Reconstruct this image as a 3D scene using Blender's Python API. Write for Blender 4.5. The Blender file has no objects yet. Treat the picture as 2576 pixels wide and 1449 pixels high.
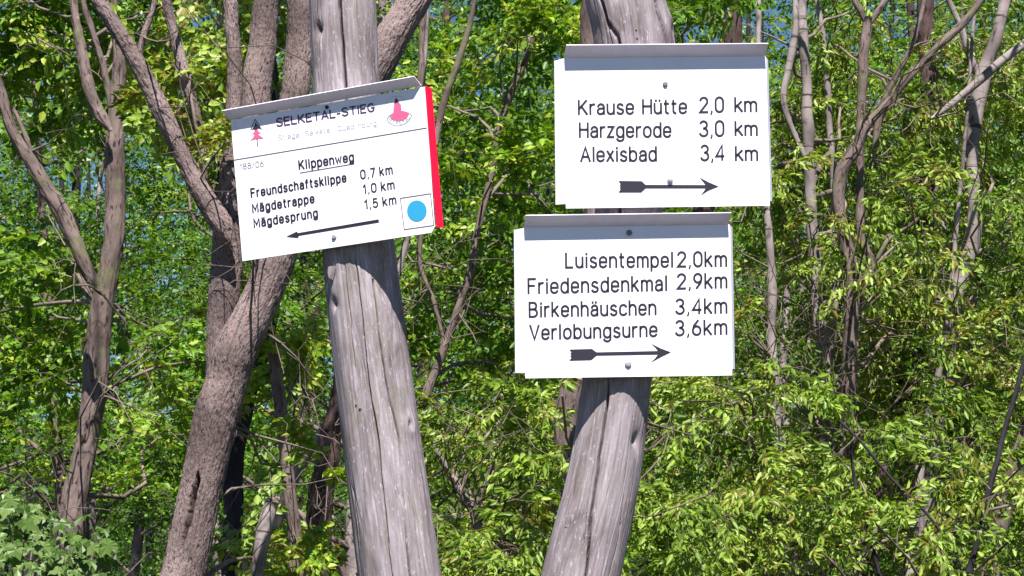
import bpy, math, random
import numpy as np
from mathutils import Vector, Matrix

SC = bpy.context.scene
COL = SC.collection
R = math.radians

# ------------------------------------------------------------------ camera, world, sun, exposure
CAM_Z = 1.6
PITCH = R(9.0)
HALF_FOV = R(13.0)
FPX = 2576 / (2 * math.tan(HALF_FOV))          # focal length in pixels of the 2576 px wide view
camd = bpy.data.cameras.new('camera')
cam = bpy.data.objects.new('camera', camd)
COL.objects.link(cam)
cam.location = (0, 0, CAM_Z)
cam.rotation_euler = (R(90) + PITCH, 0, 0)
camd.sensor_width = 36
camd.lens = 18 / math.tan(HALF_FOV)
camd.clip_end = 2000
SC.camera = cam

SUN_EL, SUN_AZ = R(57), R(5)                   # azimuth: to the camera's right, behind it
sun_vec = Vector((math.sin(SUN_AZ) * math.cos(SUN_EL), -math.cos(SUN_AZ) * math.cos(SUN_EL), math.sin(SUN_EL)))
world = bpy.data.worlds.new('World')
SC.world = world
world.use_nodes = True
wn = world.node_tree
for n in list(wn.nodes): wn.nodes.remove(n)
sky = wn.nodes.new('ShaderNodeTexSky'); sky.sky_type = 'NISHITA'; sky.sun_disc = False
sky.sun_elevation = SUN_EL
sky.sun_rotation = math.pi - SUN_AZ
sky.air_density = 0.8; sky.dust_density = 0.0; sky.ozone_density = 6.0
bg = wn.nodes.new('ShaderNodeBackground'); bg.inputs[1].default_value = 0.052
wo = wn.nodes.new('ShaderNodeOutputWorld')
wn.links.new(sky.outputs[0], bg.inputs[0]); wn.links.new(bg.outputs[0], wo.inputs[0])
sund = bpy.data.lights.new('sun', 'SUN')
sund.energy = 5.0; sund.angle = R(0.5); sund.color = (1.0, 0.945, 0.925)
suno = bpy.data.objects.new('sun', sund); COL.objects.link(suno)
suno.rotation_euler = sun_vec.to_track_quat('Z', 'Y').to_euler()
suno.location = (2, -6, 12)
SC.view_settings.view_transform = 'Standard'
SC.view_settings.look = 'None'
SC.view_settings.exposure = 1.08
SC.view_settings.gamma = 1
SC.view_settings.use_curve_mapping = False
SC.render.engine = 'CYCLES'
SC.cycles.max_bounces = 6
SC.cycles.transmission_bounces = 4
SC.cycles.diffuse_bounces = 4

# ------------------------------------------------------------------ helpers
cp, sp_ = math.cos(PITCH), math.sin(PITCH)
FW = Vector((0, cp, sp_)); UPV = Vector((0, -sp_, cp)); RT = Vector((1, 0, 0))
CP = Vector((0, 0, CAM_Z))
def ray(px, py):
    return FW + RT * ((px - 1288) / FPX) + UPV * ((724.5 - py) / FPX)
def at(px, py, d):
    r = ray(px, py); return CP + r * (d / r.y)
def wid(w, d):                                  # width in pixels -> radius in metres at distance d
    return 0.5 * w * d / FPX

def hash3(ix, iy, iz, seed):
    h = (ix * 374761393 + iy * 668265263 + iz * 1274126177 + seed * 974634777) & 0xFFFFFFFF
    h = ((h ^ (h >> 13)) * 1103515245) & 0xFFFFFFFF
    h = ((h ^ (h >> 16)) * 2246822519) & 0xFFFFFFFF
    return ((h ^ (h >> 15)) & 0xFFFFFF) / float(0xFFFFFF)
def vnoise(p, seed=0):
    p = np.asarray(p, float); i = np.floor(p).astype(np.int64); f = p - i; f = f * f * (3 - 2 * f)
    o = 0
    for a in (0, 1):
        for b in (0, 1):
            for c in (0, 1):
                w = (f[:, 0] if a else 1 - f[:, 0]) * (f[:, 1] if b else 1 - f[:, 1]) * (f[:, 2] if c else 1 - f[:, 2])
                o = o + w * hash3(i[:, 0] + a, i[:, 1] + b, i[:, 2] + c, seed)
    return o * 2 - 1

def tag(o, label=None, cat=None, group=None, kind=None):
    if label: o['label'] = label
    if cat: o['category'] = cat
    if group: o['group'] = group
    if kind: o['kind'] = kind
    return o
def empty(name, loc=(0, 0, 0)):
    o = bpy.data.objects.new(name, None); COL.objects.link(o); o.location = loc
    o.empty_display_size = 0.1
    return o
def link(name, me, mat=None, parent=None, kind=None):
    o = bpy.data.objects.new(name, me); COL.objects.link(o)
    if mat is not None and len(me.materials) == 0: me.materials.append(mat)
    if parent is not None:
        o.parent = parent
        o.matrix_parent_inverse = Matrix.Identity(4)
    if kind: o['kind'] = kind
    return o
def mesh_np(name, V, F, smooth=False, attrs=None):
    """V (n,3); F list of arrays of equal-length faces"""
    me = bpy.data.meshes.new(name)
    V = np.asarray(V, np.float32)
    me.vertices.add(len(V)); me.vertices.foreach_set('co', V.ravel())
    Fs = F if isinstance(F, (list, tuple)) else [F]
    Fs = [np.asarray(f, np.int32) for f in Fs if len(f)]
    loops = np.concatenate([f.ravel() for f in Fs])
    tot = np.concatenate([np.full(len(f), f.shape[1], np.int32) for f in Fs])
    start = np.concatenate([[0], np.cumsum(tot)[:-1]]).astype(np.int32)
    me.loops.add(len(loops)); me.loops.foreach_set('vertex_index', loops)
    me.polygons.add(len(tot)); me.polygons.foreach_set('loop_start', start)
    me.polygons.foreach_set('loop_total', tot)
    if smooth: me.polygons.foreach_set('use_smooth', np.ones(len(tot), bool))
    for k, (dom, typ, arr) in (attrs or {}).items():
        a = me.attributes.new(k, typ, dom)
        a.data.foreach_set('vector' if typ == 'FLOAT_VECTOR' else 'value', np.asarray(arr, np.float32).ravel())
    me.update(calc_edges=True); me.validate()
    return me

def catmull(P, step):
    P = np.asarray(P, float)
    h = np.maximum(np.linalg.norm(np.diff(P[:, :3], axis=0), axis=1), 1e-6)
    sl = np.diff(P, axis=0) / h[:, None]
    m = np.zeros_like(P); m[0] = sl[0]; m[-1] = sl[-1]
    for i in range(1, len(P) - 1):
        m[i] = (sl[i - 1] * h[i] + sl[i] * h[i - 1]) / (h[i] + h[i - 1])
    out = []
    for i in range(len(P) - 1):
        n = max(1, int(h[i] / step)); t = np.arange(n)[:, None] / n
        out.append((2 * t**3 - 3 * t**2 + 1) * P[i] + (t**3 - 2 * t**2 + t) * h[i] * m[i] + (-2 * t**3 + 3 * t**2) * P[i + 1] + (t**3 - t**2) * h[i] * m[i + 1])
    out.append(P[-1:])
    return np.vstack(out)

def tube_arrays(C, seg, disp=None, phase=0.0, front=0.0):
    """C (n,4): centre and radius. returns V, F(quads), caps, bark coords"""
    n = len(C); c = C[:, :3]; r = np.maximum(C[:, 3], 0.0004)
    T = np.gradient(c, axis=0); T /= (np.linalg.norm(T, axis=1, keepdims=True) + 1e-9)
    ref = np.array([0.0, -1.0, 0.0]) if abs(T[0] @ np.array([0, 1, 0])) < 0.9 else np.array([1.0, 0, 0])
    N = np.zeros_like(T); u = ref - T[0] * (ref @ T[0]); N[0] = u / np.linalg.norm(u)
    for i in range(1, n):
        u = N[i - 1] - T[i] * (N[i - 1] @ T[i]); N[i] = u / (np.linalg.norm(u) + 1e-9)
    B = np.cross(T, N)
    s = np.concatenate([[0], np.cumsum(np.linalg.norm(np.diff(c, axis=0), axis=1))])
    a = np.arange(seg) / seg * 2 * math.pi + phase
    a = a - front * np.sin(a)                  # more vertices on the side a = 0
    ca, sa = np.cos(a), np.sin(a)
    D = N[:, None, :] * ca[None, :, None] + B[:, None, :] * sa[None, :, None]
    bc = np.stack([np.broadcast_to(ca, (n, seg)) * r[:, None], np.broadcast_to(sa, (n, seg)) * r[:, None],
                   np.broadcast_to(s[:, None], (n, seg))], -1).reshape(-1, 3)
    rr = np.broadcast_to(r[:, None], (n, seg)).copy()
    if disp is not None:
        rr = rr + disp(bc, np.tile(a, n), np.repeat(s, seg), np.repeat(r, seg)).reshape(n, seg)
    V = (c[:, None, :] + D * rr[:, :, None]).reshape(-1, 3)
    i = np.arange(n - 1)[:, None] * seg; j = np.arange(seg)[None, :]; k = (j + 1) % seg
    F = np.stack([i + j, i + seg + j, i + seg + k, i + k], -1).reshape(-1, 4)[:, ::-1]
    return V, F, bc

class Tubes:
    def __init__(s): s.V = []; s.F = []; s.B = []; s.T = []; s.n = 0
    def add(s, C, seg, disp=None, off=0.0, front=0.0):
        V, F, bc = tube_arrays(np.asarray(C, float), seg, disp, 0.0, front)
        bc = bc + off
        # end caps as triangle fans
        s.F.append(F + s.n); s.V.append(V); s.B.append(bc)
        n0 = s.n; nv = len(V)
        ends = [(0, V[:seg].mean(0), False), (nv - seg, V[-seg:].mean(0), True)]
        s.n += nv
        for base, cen, flip in ends:
            s.V.append(cen[None]); s.B.append(bc[base:base + 1]); ci = s.n; s.n += 1
            j = np.arange(seg); k = (j + 1) % seg
            t = np.stack([np.full(seg, ci), n0 + base + j, n0 + base + k], -1)
            s.T.append(t[:, ::-1] if flip else t)
    def raw(s, V, F):
        s.V.append(V); s.F.append(F + s.n); s.B.append(V); s.n += len(V)
    def build(s, name, mat, parent=None, kind=None, origin=(0, 0, 0), smooth=True):
        V = np.vstack(s.V) - np.array(origin)
        me = mesh_np(name, V, [np.vstack(s.F)] + ([np.vstack(s.T)] if s.T else []), smooth,
                     {'bark_co': ('POINT', 'FLOAT_VECTOR', np.vstack(s.B))})
        return link(name, me, mat, parent, kind)

# ------------------------------------------------------------------ materials
def newmat(name):
    m = bpy.data.materials.new(name); m.use_nodes = True
    nt = m.node_tree
    for n in list(nt.nodes): nt.nodes.remove(n)
    out = nt.nodes.new('ShaderNodeOutputMaterial')
    return m, nt, out
def nd(nt, typ, **kw):
    n = nt.nodes.new(typ)
    for k, v in kw.items():
        if k.startswith('i_'):
            key = k[2:]; key = int(key) if key.isdigit() else key
            n.inputs[key].default_value = v
        else: setattr(n, k, v)
    return n
def ramp(nt, stops, interp='LINEAR'):
    r = nt.nodes.new('ShaderNodeValToRGB'); r.color_ramp.interpolation = interp
    e = r.color_ramp.elements
    while len(e) > 1: e.remove(e[-1])
    e[0].position = stops[0][0]; e[0].color = (*stops[0][1], 1)
    for p, c in stops[1:]:
        x = e.new(p); x.color = (*c, 1)
    return r
def mix(nt, fac, a, b, mode='MIX'):
    m = nt.nodes.new('ShaderNodeMix'); m.data_type = 'RGBA'; m.blend_type = mode
    for sock, v in ((m.inputs[0], fac), (m.inputs[6], a), (m.inputs[7], b)):
        if hasattr(v, 'links'): nt.links.new(v, sock)
        else: sock.default_value = v if isinstance(v, (int, float)) else (*v, 1)
    return m.outputs[2]

def leaf_mat(name, stops, trans=0.42, gloss=0.03, rough=0.45):
    m, nt, out = newmat(name)
    at_ = nd(nt, 'ShaderNodeAttribute', attribute_name='tint')
    r = ramp(nt, stops); nt.links.new(at_.outputs['Fac'], r.inputs[0])
    d = nt.nodes.new('ShaderNodeBsdfDiffuse'); nt.links.new(r.outputs[0], d.inputs[0])
    t = nt.nodes.new('ShaderNodeBsdfTranslucent')
    hs = nd(nt, 'ShaderNodeMix', data_type='RGBA', blend_type='MULTIPLY')
    hs.inputs[0].default_value = 1; hs.inputs[7].default_value = (1.25, 1.25, 0.45, 1)
    nt.links.new(r.outputs[0], hs.inputs[6]); nt.links.new(hs.outputs[2], t.inputs[0])
    m1 = nd(nt, 'ShaderNodeMixShader', i_0=trans)
    nt.links.new(d.outputs[0], m1.inputs[1]); nt.links.new(t.outputs[0], m1.inputs[2])
    g = nd(nt, 'ShaderNodeBsdfGlossy'); g.inputs['Roughness'].default_value = rough
    m2 = nd(nt, 'ShaderNodeMixShader', i_0=gloss)
    nt.links.new(m1.outputs[0], m2.inputs[1]); nt.links.new(g.outputs[0], m2.inputs[2])
    nt.links.new(m2.outputs[0], out.inputs[0])
    return m

def bark_mat(name, dark, mid, light, fleck=0.5, scale=(55, 55, 14), bump=0.6, lichen=None, bands=False):
    m, nt, out = newmat(name)
    a = nd(nt, 'ShaderNodeAttribute', attribute_name='bark_co')
    mp = nd(nt, 'ShaderNodeMapping'); mp.inputs['Scale'].default_value = scale
    nt.links.new(a.outputs['Vector'], mp.inputs[0])
    n1 = nd(nt, 'ShaderNodeTexNoise', i_Scale=1.0, i_Detail=6.0, i_Roughness=0.65, i_Distortion=0.4)
    nt.links.new(mp.outputs[0], n1.inputs['Vector'])
    n2 = nd(nt, 'ShaderNodeTexNoise', i_Scale=5.0, i_Detail=3.0)
    nt.links.new(a.outputs['Vector'], n2.inputs['Vector'])
    v = nd(nt, 'ShaderNodeTexVoronoi', feature='DISTANCE_TO_EDGE', i_Scale=0.9)
    nt.links.new(mp.outputs[0], v.inputs['Vector'])
    r = ramp(nt, [(0.30, dark), (0.45, mid), (0.62, mid), (0.75, light)]); nt.links.new(n1.outputs[0], r.inputs[0])
    r2 = ramp(nt, [(0.35, (0.52, 0.5, 0.5)), (0.65, (1.25, 1.22, 1.22))]); nt.links.new(n2.outputs[0], r2.inputs[0])
    c = mix(nt, 1.0, r.outputs[0], r2.outputs[0], 'MULTIPLY')
    fm = nd(nt, 'ShaderNodeMapping'); fm.inputs['Scale'].default_value = (scale[0] * 1.6, scale[1] * 1.6, scale[2] * 1.3)
    nt.links.new(a.outputs['Vector'], fm.inputs[0])
    nf = nd(nt, 'ShaderNodeTexNoise', i_Scale=1.0, i_Detail=2.0); nt.links.new(fm.outputs[0], nf.inputs['Vector'])
    rf_ = ramp(nt, [(0.34, (1, 1, 1)), (0.40, (0, 0, 0))]); nt.links.new(nf.outputs[0], rf_.inputs[0])
    if not bands: c = mix(nt, rf_.outputs[0], c, dark)
    if lichen:
        n3 = nd(nt, 'ShaderNodeTexNoise', i_Scale=9.0, i_Detail=5.0)
        nt.links.new(a.outputs['Vector'], n3.inputs['Vector'])
        r3 = ramp(nt, [(0.55, (0, 0, 0)), (0.66, (1, 1, 1))]); nt.links.new(n3.outputs[0], r3.inputs[0])
        c = mix(nt, r3.outputs[0], c, lichen)
    if bands:
        mp2 = nd(nt, 'ShaderNodeMapping'); mp2.inputs['Scale'].default_value = (9, 9, 95)
        nt.links.new(a.outputs['Vector'], mp2.inputs[0])
        n4 = nd(nt, 'ShaderNodeTexNoise', i_Scale=0.5, i_Detail=3.0); nt.links.new(mp2.outputs[0], n4.inputs['Vector'])
        r4 = ramp(nt, [(0.60, (0, 0, 0)), (0.68, (1, 1, 1))]); nt.links.new(n4.outputs[0], r4.inputs[0])
        c = mix(nt, r4.outputs[0], c, dark)
    b = nd(nt, 'ShaderNodeBsdfPrincipled'); b.inputs['Roughness'].default_value = 0.85
    b.inputs['Specular IOR Level'].default_value = 0.25
    nt.links.new(c, b.inputs['Base Color'])
    hsum = nd(nt, 'ShaderNodeMath', operation='ADD'); 
    vm = nd(nt, 'ShaderNodeMath', operation='MULTIPLY', i_1=fleck); nt.links.new(v.outputs[0], vm.inputs[0])
    nt.links.new(n1.outputs[0], hsum.inputs[0]); nt.links.new(vm.outputs[0], hsum.inputs[1])
    bp = nd(nt, 'ShaderNodeBump', i_Strength=bump, i_Distance=0.008)
    nt.links.new(hsum.outputs[0], bp.inputs['Height']); nt.links.new(bp.outputs[0], b.inputs['Normal'])
    nt.links.new(b.outputs[0], out.inputs[0])
    return m

def paint(name, col, rough=0.4, bump=0.0, spec=0.4, dirt=0.0):
    m, nt, out = newmat(name)
    b = nd(nt, 'ShaderNodeBsdfPrincipled'); b.inputs['Roughness'].default_value = rough
    b.inputs['Specular IOR Level'].default_value = spec
    tc = nd(nt, 'ShaderNodeTexCoord')
    n = nd(nt, 'ShaderNodeTexNoise', i_Scale=14.0, i_Detail=8.0, i_Roughness=0.7); nt.links.new(tc.outputs['Object'], n.inputs['Vector'])
    k = 1 - dirt
    r = ramp(nt, [(0.30, tuple(c * k for c in col)), (0.55, col)]); nt.links.new(n.outputs[0], r.inputs[0])
    nt.links.new(r.outputs[0], b.inputs['Base Color'])
    nt.links.new(b.outputs[0], out.inputs[0])
    return m

def wood_mat(name, green):
    m, nt, out = newmat(name)
    a = nd(nt, 'ShaderNodeAttribute', attribute_name='bark_co')
    def grain(scale, detail, rough=0.6, dist=0.0):
        mp = nd(nt, 'ShaderNodeMapping'); mp.inputs['Scale'].default_value = scale
        nt.links.new(a.outputs['Vector'], mp.inputs[0])
        n = nd(nt, 'ShaderNodeTexNoise', i_Scale=1.0, i_Detail=detail, i_Roughness=rough, i_Distortion=dist)
        nt.links.new(mp.outputs[0], n.inputs['Vector']); return n.outputs[0]
    fine = grain((260, 260, 16), 6, 0.7, 0.3)
    streak = grain((60, 60, 5), 5, 0.6, 0.5)
    blot = grain((14, 14, 5.5), 4, 0.6, 0.6)
    speck = grain((210, 210, 70), 3, 0.7)
    r = ramp(nt, [(0.30, (0.115, 0.088, 0.094)), (0.45, (0.228, 0.193, 0.198)), (0.58, (0.315, 0.276, 0.288)), (0.72, (0.60, 0.55, 0.59))])
    mx = nd(nt, 'ShaderNodeMath', operation='MULTIPLY_ADD', i_1=0.55); nt.links.new(fine, mx.inputs[0])
    m2 = nd(nt, 'ShaderNodeMath', operation='MULTIPLY', i_1=0.45); nt.links.new(streak, m2.inputs[0])
    nt.links.new(m2.outputs[0], mx.inputs[2]); nt.links.new(mx.outputs[0], r.inputs[0])
    rb = ramp(nt, [(0.30, (0.50, 0.46, 0.45)), (0.47, (0.95, 0.94, 0.94)), (0.7, (1.22, 1.22, 1.24))]); nt.links.new(blot, rb.inputs[0])
    c = mix(nt, 1.0, r.outputs[0], rb.outputs[0], 'MULTIPLY')
    rs = ramp(nt, [(0.60, (0, 0, 0)), (0.67, (1, 1, 1))]); nt.links.new(speck, rs.inputs[0])
    sm = nd(nt, 'ShaderNodeMath', operation='MULTIPLY', i_1=0.75); nt.links.new(rs.outputs[0], sm.inputs[0])
    c = mix(nt, sm.outputs[0], c, (0.50, 0.46, 0.50))
    rd = ramp(nt, [(0.30, (1, 1, 1)), (0.36, (0, 0, 0))]); nt.links.new(fine, rd.inputs[0])
    dm = nd(nt, 'ShaderNodeMath', operation='MULTIPLY', i_1=0.5); nt.links.new(rd.outputs[0], dm.inputs[0])
    c = mix(nt, dm.outputs[0], c, (0.09, 0.065, 0.065))
    alg = grain((20, 20, 7), 5, 0.65, 0.8)
    ra = ramp(nt, [(0.50, (0, 0, 0)), (0.66, (1, 1, 1))]); nt.links.new(alg, ra.inputs[0])
    am = nd(nt, 'ShaderNodeMath', operation='MULTIPLY', i_1=green); nt.links.new(ra.outputs[0], am.inputs[0])
    c = mix(nt, am.outputs[0], c, (0.15, 0.14, 0.08))
    b = nd(nt, 'ShaderNodeBsdfPrincipled'); b.inputs['Roughness'].default_value = 0.75
    b.inputs['Specular IOR Level'].default_value = 0.3
    nt.links.new(c, b.inputs['Base Color'])
    bp = nd(nt, 'ShaderNodeBump', i_Strength=0.55, i_Distance=0.0035)
    nt.links.new(mx.outputs[0], bp.inputs['Height']); nt.links.new(bp.outputs[0], b.inputs['Normal'])
    nt.links.new(b.outputs[0], out.inputs[0])
    return m

M = {}
M['leaf_yellow'] = leaf_mat('leaf_yellow_green', [(0.0, (0.055, 0.115, 0.012)), (0.35, (0.13, 0.23, 0.020)), (0.75, (0.26, 0.385, 0.048)), (0.95, (0.38, 0.49, 0.095)), (1.0, (0.22, 0.19, 0.03))], trans=0.34)
M['leaf_mid'] = leaf_mat('leaf_mid_green', [(0.0, (0.035, 0.09, 0.007)), (0.5, (0.098, 0.215, 0.011)), (0.88, (0.19, 0.345, 0.024)), (1.0, (0.34, 0.42, 0.045))], trans=0.34)
M['leaf_deep'] = leaf_mat('leaf_deep_green', [(0.0, (0.026, 0.078, 0.008)), (0.5, (0.072, 0.185, 0.012)), (0.9, (0.15, 0.31, 0.024)), (1.0, (0.27, 0.38, 0.04))], trans=0.34)
M['leaf_maple'] = leaf_mat('leaf_maple_pale', [(0.0, (0.045, 0.095, 0.010)), (0.6, (0.085, 0.16, 0.024)), (1.0, (0.15, 0.235, 0.06))], trans=0.25, gloss=0.04, rough=0.5)
M['bark_pink'] = bark_mat('bark_rough_brown', (0.035, 0.02, 0.022), (0.235, 0.182, 0.168), (0.42, 0.35, 0.335), scale=(120, 120, 55), bump=0.9)
M['bark_grey'] = bark_mat('bark_grey_brown', (0.035, 0.025, 0.022), (0.17, 0.13, 0.115), (0.32, 0.265, 0.245), scale=(50, 50, 16), lichen=(0.13, 0.125, 0.07))
M['bark_pale'] = bark_mat('bark_pale_smooth', (0.05, 0.042, 0.038), (0.26, 0.225, 0.21), (0.37, 0.33, 0.31), scale=(28, 28, 12), bump=0.25, bands=True)
M['bark_red'] = bark_mat('bark_reddish', (0.02, 0.011, 0.011), (0.095, 0.060, 0.056), (0.20, 0.145, 0.14), scale=(45, 45, 13), bump=1.0)
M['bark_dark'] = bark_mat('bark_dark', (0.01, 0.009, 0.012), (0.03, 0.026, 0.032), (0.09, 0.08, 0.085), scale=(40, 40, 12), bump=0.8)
M['twig'] = bark_mat('twig_bark', (0.07, 0.05, 0.035), (0.20, 0.165, 0.13), (0.34, 0.30, 0.25), scale=(40, 40, 20), bump=0.2)
M['wood_l'] = wood_mat('weathered_wood', 0.55)
M['wood_r'] = wood_mat('weathered_wood_silver', 0.30)
M['white'] = paint('white_sheet_enamel', (0.85, 0.82, 0.90), 0.35, dirt=0.04)
M['roof'] = paint('white_sheet_enamel_roof', (0.80, 0.75, 0.88), 0.5, dirt=0.12)
M['red'] = paint('red_enamel', (0.80, 0.004, 0.035), 0.35, dirt=0.10)
M['ink'] = paint('black_print', (0.018, 0.016, 0.026), 0.5)
M['purple'] = paint('purple_print', (0.05, 0.025, 0.075), 0.5)
M['inkgrey'] = paint('faded_grey_print', (0.26, 0.25, 0.25), 0.5)
M['inkfaint'] = paint('faint_grey_print', (0.42, 0.41, 0.42), 0.5)
M['inkline'] = paint('dark_line_print', (0.07, 0.08, 0.07), 0.5)
M['pink'] = paint('pink_print', (0.62, 0.10, 0.22), 0.5)
M['cyan'] = paint('cyan_print', (0.022, 0.29, 0.50), 0.5)
M['steel'] = paint('dull_screw_steel', (0.20, 0.19, 0.20), 0.45, dirt=0.4)
M['plug'] = paint('grey_screw_cap', (0.36, 0.35, 0.38), 0.5, dirt=0.3)

# ------------------------------------------------------------------ ground
def ground_z(x, y):
    x = np.asarray(x, float); y = np.asarray(y, float)
    t = np.clip((y - 34) / 90, 0, 1); t = t * t * (3 - 2 * t)
    p = np.stack([x * 0.22, y * 0.22, np.zeros_like(x)], -1).reshape(-1, 3)
    n = vnoise(p, 5).reshape(x.shape) * 0.10 + vnoise(p * 4.3, 6).reshape(x.shape) * 0.03
    far = np.clip(np.hypot(x, y) / 12, 0, 1)
    return t * 13.0 + n * far
gx = np.concatenate([np.linspace(-600, -42, 14), np.linspace(-40, 40, 101), np.linspace(42, 600, 14)])
gy = np.concatenate([np.linspace(-200, -12, 8), np.linspace(-10, 70, 101), np.linspace(74, 900, 20)])
X, Y = np.meshgrid(gx, gy)
V = np.stack([X, Y, ground_z(X, Y)], -1).reshape(-1, 3)
ny, nx = X.shape
ii = np.arange(ny - 1)[:, None] * nx + np.arange(nx - 1)[None]
F = np.stack([ii, ii + 1, ii + nx + 1, ii + nx], -1).reshape(-1, 4)
m, nt, out = newmat('forest_floor')
tc = nd(nt, 'ShaderNodeTexCoord')
n1 = nd(nt, 'ShaderNodeTexNoise', i_Scale=1.3, i_Detail=8.0); n2 = nd(nt, 'ShaderNodeTexNoise', i_Scale=28.0, i_Detail=6.0)
for n in (n1, n2): nt.links.new(tc.outputs['Object'], n.inputs['Vector'])
r1 = ramp(nt, [(0.4, (0.04, 0.028, 0.018)), (0.6, (0.025, 0.04, 0.01))]); nt.links.new(n1.outputs[0], r1.inputs[0])
r2 = ramp(nt, [(0.3, (0.5, 0.5, 0.5)), (0.7, (1.3, 1.25, 1.1))]); nt.links.new(n2.outputs[0], r2.inputs[0])
b = nd(nt, 'ShaderNodeBsdfPrincipled'); b.inputs['Roughness'].default_value = 0.95
nt.links.new(mix(nt, 1.0, r1.outputs[0], r2.outputs[0], 'MULTIPLY'), b.inputs['Base Color'])
bp = nd(nt, 'ShaderNodeBump', i_Strength=0.8, i_Distance=0.03); nt.links.new(n2.outputs[0], bp.inputs['Height'])
nt.links.new(bp.outputs[0], b.inputs['Normal']); nt.links.new(b.outputs[0], out.inputs[0])
g = link('ground', mesh_np('ground', V, F, True), m); tag(g, kind='structure')

# ------------------------------------------------------------------ the two log posts
POST_D = 4.47
def post(name, label, track, mat, cracks, knots, seed):
    """track: (px, py, width) in the 2576 px view, from the top of the picture down"""
    pts = []
    ys = [q[1] for q in track]; yr = np.linspace(ys[0], ys[-1], 25)
    xr = np.interp(yr, ys, [q[0] for q in track]); wr = np.interp(yr, ys, [q[2] for q in track])
    for _ in range(3):
        xr[1:-1] = (xr[:-2] + 2 * xr[1:-1] + xr[2:]) / 4; wr[1:-1] = (wr[:-2] + 2 * wr[1:-1] + wr[2:]) / 4
    for x, y, w in zip(xr, yr, wr):
        p = at(x, y, POST_D); pts.append((p.x, p.y, p.z, wid(w, POST_D)))
    pts = pts[::-1]                                     # bottom first
    b0 = np.array(pts[0]); b1 = np.array(pts[1])
    slope = (b1 - b0) / (b1[2] - b0[2])
    foot = b0 - slope * (b0[2] + 0.3); foot[3] = b0[3] * 1.12; foot[1] = POST_D
    mid = (foot + b0) / 2; mid[1] = POST_D
    t0 = np.array(pts[-1]); t1 = np.array(pts[-2]); sl = (t0 - t1) / (t0[2] - t1[2])
    top = t0 + sl * 0.65; top[3] = t0[3] * 0.93; top[1] = POST_D
    C = catmull([foot, mid] + [np.array(p) for p in pts] + [top], 0.008)
    zmap = C[:, 2]
    seg = 270
    sarr = np.concatenate([[0], np.cumsum(np.linalg.norm(np.diff(C[:, :3], axis=0), axis=1))])
    def dsp(bc, a, s, r):
        z = np.interp(s, sarr, zmap)
        q = np.stack([np.cos(a) * 1.6, np.sin(a) * 1.6, s * 1.7], -1)
        d = vnoise(q + seed, seed) * 0.005 + vnoise(q * np.array([2.2, 2.2, 1.6]) + 9, seed + 1) * 0.0012
        q2 = np.stack([np.cos(a) * r * 170, np.sin(a) * r * 170, s * 9], -1)
        d = d + vnoise(q2, seed + 2) * 0.0009
        q3 = np.stack([np.cos(a) * r * 60, np.sin(a) * r * 60, s * 3.4], -1)
        gr = 1 - np.abs(vnoise(q3, seed + 3)) * 9
        d = d - np.clip(gr, 0, 1) * 0.0016
        for (pts_c, width, depth) in cracks:            # pts_c: (z, angle) polyline, angle 0 = towards the viewer
            zz = np.array([p[0] for p in pts_c]); aa = np.array([p[1] for p in pts_c])
            o = np.argsort(zz); zz, aa = zz[o], aa[o]
            ac = np.interp(z, zz, aa) + vnoise(np.stack([z * 13, z * 0, z * 0], -1) + seed, 3) * 0.035 + vnoise(np.stack([z * 60, z * 0, z * 0], -1) + seed, 4) * 0.012
            da = (a - ac + math.pi) % (2 * math.pi) - math.pi
            inside = np.clip((z - zz[0]) / 0.06, 0, 1) * np.clip((zz[-1] - z) / 0.06, 0, 1)
            wv = width * (0.95 + 0.25 * vnoise(np.stack([z * 9, z * 0 + 4, z * 0], -1), seed + 8))
            d = d - depth * inside * np.exp(-(da * r / np.maximum(wv, 0.0006)) ** 2)
            d = d + 0.0005 * inside * np.exp(-((np.abs(da) * r - wv * 2) / (wv * 1.5)) ** 2)
        for (kz, ka, kr, kh) in knots:
            da = (a - ka + math.pi) % (2 * math.pi) - math.pi
            rr = np.hypot(da * r, (z - kz) * 0.8) / kr
            d = d + kh * np.exp(-(rr) ** 2) - abs(kh) * 1.6 * np.exp(-(rr * 2.6) ** 2)
        return d
    T = Tubes(); T.add(C, seg, dsp, off=seed * 3.1, front=0.55)
    root = empty(name, (float(C[0, 0]), float(POST_D), 0.0))
    tag(root, label, 'signpost', 'weathered log posts carrying the signs')
    o = T.build('log', mat, root, origin=tuple(root.location))
    return root, C
def ang(C, px, py):
    """angle round the post (0 = viewer) and z for a picture point on its surface"""
    p = at(px, py, POST_D)
    i = int(np.argmin(abs(C[:, 2] - p.z)))
    x = (p.x - C[i, 0]) / C[i, 3]
    # tube B = T x N with N=-y, T=+z  -> B = +x
    return p.z, math.asin(max(-0.98, min(0.98, x)))
def zat(y): return at(1288, y, POST_D).z

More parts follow.
